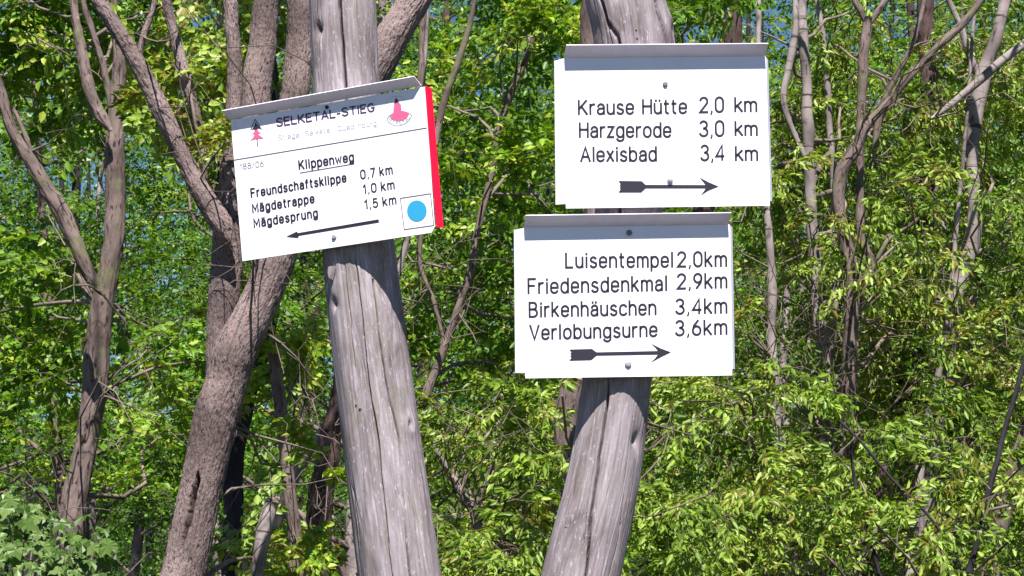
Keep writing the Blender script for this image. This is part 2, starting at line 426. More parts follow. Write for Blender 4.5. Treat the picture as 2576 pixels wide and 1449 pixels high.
TRK_L = [(862, 0, 176), (866, 120, 174), (871, 220, 173), (885, 420, 178), (902, 640, 186), (922, 800, 193), (947, 1000, 197), (976, 1220, 202), (1007, 1449, 206)]
TRK_R = [(1574, 0, 205), (1592, 60, 202), (1598, 110, 200), (1596, 300, 180), (1586, 520, 174), (1572, 760, 172), (1556, 960, 174), (1522, 1200, 182), (1463, 1449, 196)]
def angs(track, lst):
    xs = [t[1] for t in track]
    out = []
    for px, py in lst:
        c = np.interp(py, xs, [t[0] for t in track]); w = np.interp(py, xs, [t[2] for t in track])
        out.append((zat(py), math.asin(max(-0.97, min(0.97, (px - c) / (w / 2))))))
    return out
cr_l = [
    (angs(TRK_L, [(856, -300), (857, 0), (865, 110), (873, 215), (885, 450), (900, 560)]), 0.0026, 0.028),
    (angs(TRK_L, [(872, 640), (876, 720), (890, 860), (905, 960)]), 0.0009, 0.009),
    (angs(TRK_L, [(900, 650), (915, 800), (935, 960), (962, 1150), (992, 1449), (1010, 1600)]), 0.0011, 0.013),
    (angs(TRK_L, [(940, 700), (957, 850), (985, 1010), (1010, 1130), (1035, 1449), (1045, 1600)]), 0.0012, 0.015),
    (angs(TRK_L, [(880, 1150), (905, 1300), (920, 1449)]), 0.0009, 0.008),
    (angs(TRK_L, [(930, 20), (936, 120), (941, 230)]), 0.0010, 0.006),
    (angs(TRK_L, [(800, -100), (806, 120), (812, 230)]), 0.0008, 0.005),
    (angs(TRK_L, [(1015, 1180), (1050, 1320), (1070, 1449)]), 0.0009, 0.008),
]
kn_l = [(angs(TRK_L, [(806, 88)])[0] + (0.011, -0.009)), (angs(TRK_L, [(1036, 1085)])[0] + (0.016, 0.009)), (angs(TRK_L, [(847, 765)])[0] + (0.009, -0.008)),
        (angs(TRK_L, [(903, 1030)])[0] + (0.007, 0.0015)), (angs(TRK_L, [(950, 1160)])[0] + (0.014, 0.0012)), (angs(TRK_L, [(843, 690)])[0] + (0.012, -0.002))]
cr_r = [
    (angs(TRK_R, [(1480, -150), (1504, 0), (1530, 70), (1553, 110), (1560, 300), (1550, 600)]), 0.0026, 0.026),
    (angs(TRK_R, [(1610, -150), (1640, 0), (1660, 60), (1676, 110), (1690, 220)]), 0.0026, 0.024),
    (angs(TRK_R, [(1531, 950), (1524, 1040), (1507, 1150), (1492, 1260), (1478, 1340), (1470, 1449), (1465, 1600)]), 0.0018, 0.022),
    (angs(TRK_R, [(1500, 1120), (1480, 1250), (1450, 1449)]), 0.0008, 0.007),
    (angs(TRK_R, [(1580, 1200), (1560, 1330), (1530, 1449)]), 0.0008, 0.007),
    (angs(TRK_R, [(1520, 50), (1535, 100), (1545, 200)]), 0.0010, 0.007),
]
kn_r = [(angs(TRK_R, [(1604, 1105)])[0] + (0.018, -0.007)), (angs(TRK_R, [(1545, 5)])[0] + (0.010, -0.009)), (angs(TRK_R, [(1693, 98)])[0] + (0.028, 0.017)), (angs(TRK_R, [(1495, 60)])[0] + (0.02, -0.004))]
postL, CL = post('signpost', 'left weathered grey log post leaning left, carrying the tilted sign with the red edge', TRK_L, M['wood_l'], cr_l, kn_l, 11)
postR, CR = post('signpost', 'right weathered silver log post leaning right, carrying the two stacked white signs', TRK_R, M['wood_r'], cr_r, kn_r, 23)

# bark chip left on the left post, nail heads on both
def disc(name, mat, parent, frame, rad, h, n=20, dome=0.35, slot=False):
    V = []; F3 = []; F4 = []
    prof = [(rad, 0.0), (rad, h * 0.45), (rad * 0.8, h * 0.85), (rad * 0.4, h * (1.0))]
    for rr, zz in prof:
        for i in range(n):
            a = 2 * math.pi * i / n; V.append((rr * math.cos(a), rr * math.sin(a), zz))
    for k in range(len(prof) - 1):
        for i in range(n):
            j = (i + 1) % n; F4.append((k * n + i, k * n + j, (k + 1) * n + j, (k + 1) * n + i))
    V.append((0, 0, h * (0.55 if slot else 1.02))); c = len(V) - 1; b = (len(prof) - 1) * n
    for i in range(n): F3.append((b + i, b + (i + 1) % n, c))
    me = mesh_np(name, V, [np.array(F4), np.array(F3)], False)
    o = link(name, me, mat, parent)
    o.matrix_local = frame
    return o

def nail_on_post(root, C, track, px, py, rad):
    z, a = angs(track, [(px, py)])[0]
    i = int(np.argmin(abs(C[:, 2] - z)))
    dirv = Vector((math.sin(a), -math.cos(a), 0))
    p = Vector((C[i, 0], C[i, 1], C[i, 2])) + dirv * (C[i, 3] + 0.0005) - Vector(root.location)
    fr = Matrix.Translation(p) @ dirv.to_track_quat('Z', 'Y').to_matrix().to_4x4()
    disc('nail', M['steel'], root, fr, rad, 0.003, 10)
for px, py in ((903, 1028), (912, 1034), (812, 700), (942, 712)): nail_on_post(postL, CL, TRK_L, px, py, 0.0024)
for px, py in ((1600, 101), (1602, 120), (1612, 1010), (1424, 1330)): nail_on_post(postR, CR, TRK_R, px, py, 0.0026)

z, a = angs(TRK_L, [(843, 692)])[0]
i = int(np.argmin(abs(CL[:, 2] - z))); dv = Vector((math.sin(a), -math.cos(a), 0))
p = Vector((CL[i, 0], CL[i, 1], CL[i, 2])) + dv * (CL[i, 3] + 0.001) - Vector(postL.location)
cm = bpy.data.meshes.new('wood_chip')
cm.from_pydata([(-.010, .013, 0), (.009, .010, 0), (.004, -.018, 0.004), (-.008, -.004, 0), (-.009, .012, .006), (.007, .009, .007), (.003, -.015, .014), (-.006, -.003, .010)], [],
               [(0, 3, 2, 1), (4, 5, 6, 7), (0, 1, 5, 4), (1, 2, 6, 5), (2, 3, 7, 6), (3, 0, 4, 7)]); cm.update()
o = link('wood_chip', cm, M['wood_l'], postL); o.matrix_local = Matrix.Translation(p) @ dv.to_track_quat('Z', 'Y').to_matrix().to_4x4()

# ------------------------------------------------------------------ stroke lettering
def E(cx, cy, rx, ry, a0, a1, n=12):
    return [(cx + rx * math.cos(R(a0 + (a1 - a0) * i / n)), cy + ry * math.sin(R(a0 + (a1 - a0) * i / n))) for i in range(n + 1)]
XH = 0.72
def bowl(x0, x1, y0=0.0, y1=XH):                       # closed stadium
    cx = (x0 + x1) / 2; rx = (x1 - x0) / 2; ry = min(rx * 1.15, (y1 - y0) / 2)
    return E(cx, y1 - ry, rx, ry, 0, 180) + E(cx, y0 + ry, rx, ry, 180, 360) + [(x1, y1 - ry)]
GL = {
 'A': (.64, [[(0, 0), (.32, 1), (.64, 0)], [(.11, .32), (.53, .32)]]),
 'B': (.56, [[(.28, .53), (0, .53), (0, 1), (.28, 1)] + E(.28, .765, .22, .235, 90, -90), [(0, .53), (0, 0), (.28, 0)] + E(.28, .265, .27, .265, -90, 90)]),
 'E': (.5, [[(.5, 0), (0, 0), (0, 1), (.5, 1)], [(0, .53), (.43, .53)]]),
 'F': (.5, [[(0, 0), (0, 1), (.5, 1)], [(0, .53), (.42, .53)]]),
 'G': (.64, [E(.32, .5, .32, .5, 50, 325, 22) + [(.62, .46), (.36, .46)]]),
 'H': (.58, [[(0, 0), (0, 1)], [(.58, 0), (.58, 1)], [(0, .53), (.58, .53)]]),
 'I': (.06, [[(.03, 0), (.03, 1)]]),
 'K': (.58, [[(0, 0), (0, 1)], [(.54, 1), (0, .36)], [(.18, .57), (.58, 0)]]),
 'L': (.48, [[(0, 1), (0, 0), (.48, 0)]]),
 'M': (.70, [[(0, 0), (0, 1), (.35, .25), (.70, 1), (.70, 0)]]),
 'Q': (.68, [E(.33, .5, .33, .5, 0, 360, 26), [(.42, .2), (.68, -.04)]]),
 'S': (.56, [E(.28, .74, .26, .26, 20, 200, 14) + [(.10, .585), (.44, .44)] + E(.28, .27, .28, .27, 35, -160, 14)]),
 'T': (.6, [[(0, 1), (.6, 1)], [(.3, 1), (.3, 0)]]),
 'V': (.62, [[(0, 1), (.31, 0), (.62, 1)]]),
 'a': (.46, [[(.03, .55)] + E(.24, .50, .21, .22, 160, 0) + [(.45, 0)], [(.45, .42), (.2, .40)] + E(.2, .2, .2, .2, 90, 270) + [(.3, .02), (.45, .16)]]),
 'b': (.48, [[(0, 1), (0, 0)], bowl(0, .48)]),
 'c': (.44, [E(.24, .48, .24, .24, 25, 180) + E(.24, .24, .24, .24, 180, 335)]),
 'd': (.48, [[(.48, 1), (.48, 0)], bowl(0, .48)]),
 'e': (.48, [[(.01, .36), (.48, .36), (.48, .48)] + E(.24, .48, .24, .24, 0, 180) + E(.24, .24, .24, .24, 180, 335)]),
 'f': (.30, [[(.10, 0), (.10, .82)] + E(.26, .82, .16, .18, 180, 90), [(0, .70), (.28, .70)]]),
 'g': (.48, [bowl(0, .48), [(.48, XH), (.48, -.08)] + E(.24, -.08, .24, .2, 0, -165)]),
 'h': (.46, [[(0, 1), (0, 0)], [(0, .45)] + E(.23, .46, .23, .26, 180, 0) + [(.46, 0)]]),
 'i': (.06, [[(.03, 0), (.03, XH)], [(.03, .90), (.03, .97)]]),
 'k': (.44, [[(0, 0), (0, 1)], [(.40, XH), (0, .28)], [(.14, .43), (.44, 0)]]),
 'l': (.06, [[(.03, 0), (.03, 1)]]),
 'm': (.74, [[(0, XH), (0, 0)], E(.185, .5, .185, .22, 180, 0) + [(.37, 0)], E(.555, .5, .185, .22, 180, 0) + [(.74, 0)]]),
 'n': (.46, [[(0, XH), (0, 0)], [(0, .45)] + E(.23, .46, .23, .26, 180, 0) + [(.46, 0)]]),
 'o': (.5, [bowl(0, .5)]),
 'p': (.48, [[(0, XH), (0, -.27)], bowl(0, .48)]),
 'r': (.28, [[(0, XH), (0, 0)], [(0, .42)] + E(.24, .46, .24, .25, 180, 75)]),
 's': (.42, [E(.21, .53, .19, .18, 25, 200, 10) + [(.07, .43), (.33, .31)] + E(.21, .19, .21, .19, 35, -160, 10)]),
 't': (.30, [[(.10, .94), (.10, .18)] + E(.26, .18, .16, .18, 180, 275), [(0, .70), (.29, .70)]]),
 'u': (.46, [[(.46, 0), (.46, XH)], [(0, XH)] + E(.23, .25, .23, .25, 180, 360)]),
 'w': (.68, [[(0, XH), (.17, 0), (.34, .62), (.51, 0), (.68, XH)]]),
 'x': (.44, [[(0, 0), (.42, XH)], [(.02, XH), (.44, 0)]]),
 'z': (.42, [[(.01, XH), (.41, XH), (0, 0), (.42, 0)]]),
 '0': (.52, [bowl(0, .52, 0, 1)]),
 '1': (.26, [[(0, .78), (.22, 1), (.22, 0)]]),
 '2': (.52, [E(.26, .74, .25, .26, 165, -35, 14) + [(0, 0), (.52, 0)]]),
 '3': (.50, [E(.24, .76, .23, .24, 155, -90, 14), E(.24, .26, .26, .26, 90, -160, 14)]),
 '4': (.54, [[(.42, 0), (.42, 1), (0, .25), (.54, .25)]]),
 '5': (.50, [[(.45, 1), (.07, 1), (.03, .52)] + E(.24, .32, .26, .32, 120, -150, 16)]),
 '6': (.50, [bowl(0, .5, 0, .60), [(0, .30), (.06, .62), (.34, 1)]]),
 '7': (.48, [[(0, 1), (.48, 1), (.16, 0)]]),
 '8': (.50, [E(.25, .76, .22, .24, 0, 360, 20), E(.25, .27, .25, .27, 0, 360, 20)]),
 '9': (.50, [bowl(0, .5, .40, 1), [(.5, .70), (.44, .38), (.16, 0)]]),
 ',': (.08, [[(.05, .07), (.05, -.02), (0, -.14)]]),
 '/': (.34, [[(0, -.02), (.34, 1)]]),
 '-': (.30, [[(0, .40), (.30, .40)]]),
 '.': (.06, [[(.03, .02), (.03, .10)]]),
 'D': (.6, [[(.25, 1), (0, 1), (0, 0), (.25, 0)] + E(.25, .5, .35, .5, -90, 90, 14)]),
}
GL['ä'] = (.46, GL['a'][1] + [[(.10, .90), (.10, .97)], [(.34, .90), (.34, .97)]])
GL['ü'] = (.46, GL['u'][1] + [[(.10, .90), (.10, .97)], [(.36, .90), (.36, .97)]])

def ribbon(poly, hw):
    """poly: 2D points, hw half width -> verts, quads, in the same plane"""
    P = [np.array(p, float) for p in poly]
    Q = [P[0]]
    for p in P[1:]:
        if np.linalg.norm(p - Q[-1]) > 1e-6: Q.append(p)
    P = Q
    if len(P) < 2: return [], []
    d0 = P[1] - P[0]; d0 /= np.linalg.norm(d0); d1 = P[-1] - P[-2]; d1 /= np.linalg.norm(d1)
    P[0] = P[0] - d0 * hw * 0.6; P[-1] = P[-1] + d1 * hw * 0.6
    V = []
    for i, p in enumerate(P):
        a = P[i] - P[i - 1] if i else P[1] - P[0]
        b = P[i + 1] - P[i] if i < len(P) - 1 else P[-1] - P[-2]
        a = a / np.linalg.norm(a); b = b / np.linalg.norm(b)
        na = np.array([-a[1], a[0]]); nb = np.array([-b[1], b[0]])
        n = na + nb; l = np.linalg.norm(n)
        n = n / l if l > 1e-3 else na
        k = 1 / max(0.45, n @ na)
        V += [p + n * hw * k, p - n * hw * k]
    F = [(2 * i, 2 * i + 2, 2 * i + 3, 2 * i + 1) for i in range(len(P) - 1)]
    return V, F
def text_ribbons(s, p0, p1, up, cap, hw, sp=0.17, space=0.34, comma_hw=0.8):
    """p0,p1 baseline ends in picture px, up = unit vector up the sign in px, cap = cap height px"""
    p0 = np.array(p0, float); p1 = np.array(p1, float); up = np.array(up, float)
    x = 0; items = []
    for ch in s:
        if ch == ' ': x += space; continue
        w, st = GL[ch]; items.append((x, ch, st)); x += w + sp
    tot = x - sp
    ex = (p1 - p0) / tot; ey = up * cap
    V = []; F = []
    for gx_, ch, st in items:
        for pl in st:
            pts = [p0 + ex * (gx_ + a) + ey * b for a, b in pl]
            v, f = ribbon(pts, hw * (comma_hw if ch == ',' else 1))
            F += [tuple(i + len(V) for i in q) for q in f]; V += v
    return V, F

# ------------------------------------------------------------------ signs
class Sign:
    """sheet-metal sign: flat face in a vertical plane turned by yaw; every drawing point is given in photo pixels
    of a zoomed crop and dropped onto that plane, then stored in the sign's own metric frame"""
    def __init__(s, name, label, centre_px, yaw, dist, group, tilt=0.0):
        s.n = Vector((math.sin(yaw) * math.cos(tilt), -math.cos(yaw) * math.cos(tilt), math.sin(tilt))).normalized()
        c = at(*centre_px, dist)
        s.ex = Vector((math.cos(yaw), math.sin(yaw), 0)); s.ey = s.n.cross(s.ex).normalized()
        s.M = Matrix((( s.ex.x, s.ey.x, s.n.x, c.x), (s.ex.y, s.ey.y, s.n.y, c.y), (s.ex.z, s.ey.z, s.n.z, c.z), (0, 0, 0, 1)))
        s.inv = s.M.inverted(); s.c = c
        s.root = empty(name); s.root.matrix_world = s.M
        tag(s.root, label, 'sign', group)
        s.crop = (0, 0, 1.0)
    def loc(s, x, y, raw=False):
        if not raw:
            x = (x / s.crop[2] + s.crop[0]) / 1.26708; y = (y / s.crop[2] + s.crop[1]) / 1.26708
        r = ray(x, y); t = (s.c - CP).dot(s.n) / r.dot(s.n)
        q = s.inv @ (CP + r * t); return (q.x, q.y)
    def part(s, name, V, F, mat, smooth=False, label=None):
        me = bpy.data.meshes.new(name); me.from_pydata([tuple(v) for v in V], [], F); me.update()
        o = link(name, me, mat, s.root)
        if label: o['label'] = label
        return o
    def slab(s, name, poly, z0, z1, mat, label=None):      # poly in local metres, extruded along the normal
        n = len(poly)
        a = sum(poly[i][0] * poly[(i + 1) % n][1] - poly[(i + 1) % n][0] * poly[i][1] for i in range(n))
        if a < 0: poly = poly[::-1]
        V = [(x, y, z0) for x, y in poly] + [(x, y, z1) for x, y in poly]
        F = [tuple(range(n))[::-1], tuple(range(n, 2 * n))] + [(i, (i + 1) % n, n + (i + 1) % n, n + i) for i in range(n)]
        return s.part(name, V, F, mat, label=label)
    def flat(s, name, VF, mat, z=0.0008, label=None):
        V, F = VF
        P = [s.loc(*v) for v in V]
        F = [f if sum(P[f[i]][0] * P[f[(i + 1) % len(f)]][1] - P[f[(i + 1) % len(f)]][0] * P[f[i]][1] for i in range(len(f))) > 0 else f[::-1] for f in F]
        return s.part(name, [(x, y, z) for x, y in P], F, mat, label=label)
    def poly(s, name, pts, mat, z=0.0008, label=None):
        return s.flat(name, (list(pts), [tuple(range(len(pts)))]), mat, z, label)
    def fold(s, name, a, b, dirv, w, mat, thick=0.0018, taper=(0, 0)):
        """flange hinged on local edge a-b, going off by dirv*w (local 3D); taper trims the free edge at each end"""
        a = Vector((*a, 0.0)); b = Vector((*b, 0.0)); d = Vector(dirv).normalized()
        e = (b - a).normalized(); nn = e.cross(d).normalized()
        # outward (front) face first
        q = [a, b, b + d * w - e * taper[1], a + d * w + e * taper[0]]
        V = [p + nn * thick * 0.5 for p in q] + [p - nn * thick * 0.5 for p in q]
        F = [(0, 1, 2, 3), (7, 6, 5, 4), (0, 4, 5, 1), (1, 5, 6, 2), (2, 6, 7, 3), (3, 7, 4, 0)]
        return s.part(name, V, F, mat)
    def screw(s, x, y, r, mat=None, h=0.004, slot=True):
        px = s.loc(x, y); rr = s.loc(x + r, y); rad = math.hypot(rr[0] - px[0], rr[1] - px[1])
        disc('screw', mat or M['steel'], s.root, Matrix.Translation((px[0], px[1], 0.0006)), rad, h, 20, slot=slot)

def unit(v):
    l = math.hypot(*v); return (v[0] / l, v[1] / l)

def arrow_right(s, pts, mat): return s.poly('arrow', pts, mat)

TH = 0.0022
# --- left sign
def surf_y(C, z, yaw, gap):      # distance of the sign plane where it touches the log
    i = int(np.argmin(abs(C[:, 2] - z))); return POST_D - (C[i, 3] + gap) , C[i, 0], C[i, 3]
yawL = R(-22)
zc = at(880, 430, POST_D).z
_, cx_, cr_ = surf_y(CL, zc, yawL, 0.0)
nL = Vector((math.sin(yawL), -math.cos(yawL), 0))
touch = Vector((cx_, POST_D, zc)) + nL * (cr_ + 0.015)
tp = touch - CP                                       # project the touch point back to get its picture position
pxL = 1288 + FPX * tp.dot(RT) / tp.dot(FW); pyL = 724.5 - FPX * tp.dot(UPV) / tp.dot(FW)
SL = Sign('trail_sign', 'tilted white trail sign reading Klippenweg, with red edge and blue dot, on left post', (pxL, pyL), yawL, touch.y, None)
SL.crop = (680, 180, 2.131)
face = [(118, 432), (1437, 205), (1503, 1155), (1498, 1168), (1482, 1196), (198, 1390)]
fl = [SL.loc(*p) for p in face]
SL.slab('panel', fl, -TH, 0.0, M['white'])
def lift(s, pt): return pt
# roof flap: rises forward
a = SL.loc(104, 428); b = SL.loc(1412, 196)
ed = Vector((b[0] - a[0], b[1] - a[1], 0)).normalized(); pu = Vector((-ed.y, ed.x, 0))
SL.fold('roof_flap', a, b, (pu.x * 0.53, pu.y * 0.53, 0.85), 0.027, M['roof'], taper=(-0.003, 0.004))
# red folded flange on the right
a = SL.loc(1436, 203); b = SL.loc(1516, 1160)
SL.fold('side_flange', b, a, (0.50, 0.0, -0.86), 0.0165, M['red'], taper=(0.001, 0.001))
bpy.context.view_layer.objects.active = None
SL.crop = (680, 180, 2.131)
upL = unit((-0.088, -1.0))
SL.crop = (720, 230, 3.788)
SL.flat('lettering', text_ribbons('SELKETAL-STIEG', (620, 655), (1797, 468), upL, 92, 8.6, sp=.22), M['purple'])
SL.flat('lettering', text_ribbons('Stiege . Selketal . Quedlinburg', (640, 818), (1820, 640), upL, 58, 3.6, sp=.22, space=.30), M['inkfaint'])
SL.flat('rule_line', ribbon([(640, 716), (1800, 519)], 2.0), M['inkgrey'])
SL.flat('rule_line', ribbon([(104, 1060), (2425, 672)], 4.6), M['inkline'])
SL.flat('rule_line', ribbon([(118, 590), (150, 1040)], 1.6), M['inkfaint'])
# fir emblem in a triangle
def rib_multi(polys, hw):
    V = []; F = []
    for p in polys:
        v, f = ribbon(p, hw); F += [tuple(i + len(V) for i in q) for q in f]; V += v
    return V, F
SL.flat('emblem_outline', rib_multi([[(352, 572), (300, 700)], [(357, 572), (432, 690)]], 4.0), M['ink'])
SL.flat('emblem_outline', rib_multi([[(300, 700), (228, 940), (300, 935)], [(432, 690), (570, 885), (520, 900)], [(250, 862), (340, 858)], [(400, 842), (440, 836)],
                                     [(296, 880), (298, 915)], [(480, 815), (520, 845)], [(470, 862), (505, 880)]], 2.0), M['inkfaint'])
SL.poly('emblem_fir_tip', [(358, 592), (352, 640), (330, 672), (312, 694), (345, 690), (352, 700), (384, 690), (388, 678), (426, 684), (398, 655), (376, 636)], M['ink'])
SL.poly('emblem_fir', [(350, 690), (384, 688), (392, 715), (430, 738), (398, 738), (398, 758), (462, 800), (405, 802), (386, 808), (372, 808), (345, 810), (288, 830), (325, 800), (342, 768), (344, 748), (318, 746), (342, 728)], M['pink'], z=0.0007)
SL.flat('emblem_trunk', ribbon([(378, 808), (384, 890)], 6), M['inkline'])
# bell emblem with lettered band
import bisect
SL.poly('emblem_bell', [(2036, 378), (2082, 366), (2112, 385), (2120, 420), (2122, 466), (2150, 470), (2185, 480), (2215, 505), (2190, 545), (2140, 580), (2080, 590), (2025, 575), (1985, 540), (1992, 512), (2022, 490), (2026, 440)], M['pink'])
SL.poly('emblem_bell_top', [(2052, 315), (2068, 322), (2080, 345), (2094, 378), (2072, 368), (2032, 382), (2042, 350)], M['ink'], z=0.0011)
arc_o = [(1946, 566), (1970, 605), (2010, 632), (2060, 645), (2110, 643), (2165, 622), (2215, 580), (2250, 520)]
SL.flat('emblem_band', rib_multi([arc_o, [(1946, 566), (1965, 532), (1990, 512)], [(2185, 478), (2215, 492), (2250, 520)]], 3.4), M['inkgrey'])
cir = [(2075 + 175 * math.cos(R(t)), 470 + 180 * math.sin(R(t))) for t in range(175, 345, 10)]
SL.flat('emblem_circle', ribbon(cir, 1.6), M['inkfaint'])
Vt = []; Ft = []
ws = 'SELKETAL'
for k, ch in enumerate(ws):
    t = 158 - 136 * (k + 0.0) / 7
    px_, py_ = 2092 + 138 * math.cos(R(t)), 510 + 112 * math.sin(R(t))
    tx = (math.sin(R(t)), -math.cos(R(t)) * 0.85); up_ = (-math.cos(R(t)) , -math.sin(R(t)))
    w_ = 24
    v, f = text_ribbons(ch, (px_ - tx[0] * w_ / 2, py_ - tx[1] * w_ / 2), (px_ + tx[0] * w_ / 2, py_ + tx[1] * w_ / 2), unit((up_[0], up_[1])), 34, 2.6)
    Ft += [tuple(i + len(Vt) for i in q) for q in f]; Vt += v
SL.flat('lettering', (Vt, Ft), M['inkgrey'], z=0.0012)
SL.crop = (720, 480, 3.578)
SL.flat('lettering', text_ribbons('188/06', (168, 214), (432, 178), upL, 62, 4.0, sp=.22), M['inkgrey'])
bw = 9.3
SL.flat('lettering', text_ribbons('Klippenweg', (842, 213), (1458, 118), upL, 97, bw, sp=.30), M['ink'])
SL.flat('rule_line', ribbon([(848, 255), (1465, 150)], 4.0), M['ink'])
SL.flat('lettering', text_ribbons('Freundschaftsklippe', (295, 532), (1372, 352), upL, 94, bw, sp=.34), M['ink'])
SL.flat('lettering', text_ribbons('Mägdetrappe', (312, 705), (1008, 590), upL, 94, bw, sp=.34), M['ink'])
SL.flat('lettering', text_ribbons('Mägdesprung', (328, 875), (1046, 755), upL, 94, bw, sp=.34), M['ink'])
SL.flat('lettering', text_ribbons('0,7 km', (1545, 322), (1900, 263), upL, 96, 8.2, sp=.32), M['ink'])
SL.flat('lettering', text_ribbons('1,0 km', (1575, 490), (1922, 434), upL, 96, 8.2, sp=.32), M['ink'])
SL.flat('lettering', text_ribbons('1,5 km', (1592, 664), (1942, 606), upL, 96, 8.2, sp=.32), M['ink'])
SL.poly('arrow', [(690, 982), (812, 922), (822, 940), (1742, 783), (1750, 818), (836, 970), (822, 996)], M['ink'])
SL.flat('dot_frame', rib_multi([[(1992, 543), (2336, 490), (2372, 852), (2036, 900), (1992, 543)]], 4.2), M['inkline'])
SL.poly('blue_dot', [(2180 + 112 * math.cos(R(t)), 688 + 120 * math.sin(R(t))) for t in range(0, 360, 8)], M['cyan'])
SL.screw(1238, 985, 27, M['plug'])
SL.crop = (720, 230, 3.788)
SL.screw(1222, 425, 22, M['ink'], h=0.003)

# --- the two right signs
yawR = R(9)
def right_sign(label, cpx, crop, face, jl, jr, lf, rf, dist_off=0.0):
    z_ = at(*cpx, POST_D).z
    i = int(np.argmin(abs(CR[:, 2] - z_)))
    n_ = Vector((math.sin(yawR), -math.cos(yawR), 0))
    t_ = Vector((CR[i, 0], POST_D, z_)) + n_ * (CR[i, 3] + 0.014 + dist_off)
    tp = t_ - CP
    S = Sign('direction_sign', label, (1288 + FPX * tp.dot(RT) / tp.dot(FW), 724.5 - FPX * tp.dot(UPV) / tp.dot(FW)), yawR, t_.y, 'white distance signs on the right post')
    S.crop = crop
    S.slab('panel', [S.loc(*p) for p in face], -TH, 0.0, M['white'])
    a = S.loc(*jl); b = S.loc(*jr)
    e = Vector((b[0] - a[0], b[1] - a[1], 0)).normalized(); pu = Vector((-e.y, e.x, 0))
    S.fold('roof_flap', a, b, (pu.x * 0.54, pu.y * 0.54, 0.84), 0.0345, M['roof'], taper=(0.0, 0.0))
    for (p, q, sgn, w_, ang_) in ((lf[0], lf[1], -1, 0.026, 50), (rf[0], rf[1], 1, 0.020, 62)):
        p_ = S.loc(*p); q_ = S.loc(*q)
        if sgn < 0: S.fold('side_flange', p_, q_, (-math.cos(R(ang_)), 0, -math.sin(R(ang_))), w_, M['white'], taper=(0.001, 0.002))
        else: S.fold('side_flange', q_, p_, (math.cos(R(ang_)), 0, -math.sin(R(ang_))), w_, M['white'], taper=(0.002, 0.001))
    return S
S1 = right_sign('upper white sign on the right post, listing Krause Hütte, Harzgerode and Alexisbad', (1675, 320), (1740, 120, 2.588),
    [(150, 165), (1812, 150), (1848, 1386), (166, 1408)], (150, 165), (1808, 150), ((152, 170), (165, 1372)), ((1812, 160), (1846, 1345)))
ns = 8.9
up1 = unit((-0.012, -1)); 
for s_, p0, p1, cap in (('Krause Hütte', (272, 632), (1158, 622), 113), ('2,0', (1272, 615), (1462, 612), 120), ('km', (1562, 608), (1736, 608), 112),
                        ('Harzgerode', (280, 820), (1028, 818), 116), ('3,0', (1272, 812), (1465, 810), 122), ('km', (1564, 805), (1740, 805), 112),
                        ('Alexisbad', (290, 1020), (908, 1015), 114), ('3,4', (1282, 1012), (1468, 1008), 122), ('km', (1567, 1012), (1743, 1010), 112)):
    S1.flat('lettering', text_ribbons(s_, p0, p1, up1, cap, ns, sp=.24 if s_ != 'km' else .20, space=.46), M['ink'])
S1.poly('arrow', [(597, 1182), (790, 1184), (822, 1214), (1318, 1216), (1296, 1188), (1265, 1152), (1340, 1192), (1425, 1228), (1340, 1262), (1275, 1303), (1300, 1270), (1318, 1243), (822, 1243), (787, 1277), (597, 1277), (618, 1248), (606, 1240), (618, 1230), (606, 1218), (618, 1208)], M['ink'])
S1.screw(983, 385, 21, M['steel'])
S1.screw(1023, 1180, 23, M['plug'], h=0.006, slot=False)
S2 = right_sign('lower white sign on the right post, listing Luisentempel, Friedensdenkmal, Birkenhäuschen and Verlobungsurne', (1572, 740), (1620, 660, 2.588),
    [(128, 166), (1826, 142), (1848, 1388), (142, 1412)], (128, 166), (1814, 142), ((130, 172), (142, 1368)), ((1826, 150), (1847, 1335)), 0.004)
up2 = unit((-0.010, -1))
for s_, p0, p1, cap in (('Luisentempel', (477, 498), (1355, 492), 117), ('2,0km', (1400, 490), (1798, 487), 118),
                        ('Friedensdenkmal', (167, 712), (1306, 686), 118), ('2,9km', (1398, 672), (1800, 664), 118),
                        ('Birkenhäuschen', (176, 905), (1215, 885), 116), ('3,4km', (1386, 880), (1800, 872), 118),
                        ('Verlobungsurne', (182, 1092), (1224, 1064), 114), ('3,6km', (1384, 1058), (1800, 1047), 118)):
    S2.flat('lettering', text_ribbons(s_, p0, p1, up2, cap, ns, sp=.26), M['ink'])
S2.poly('arrow', [(503, 1175), (690, 1170), (728, 1198), (1235, 1187), (1214, 1160), (1178, 1125), (1255, 1165), (1342, 1197), (1258, 1238), (1175, 1283), (1212, 1246), (1235, 1216), (728, 1225), (685, 1262), (503, 1267), (522, 1240), (510, 1230), (522, 1220), (510, 1208), (522, 1198)], M['ink'])
S2.screw(997, 213, 24, M['steel'], slot=False)
S2.screw(988, 1297, 28, M['plug'], slot=False)

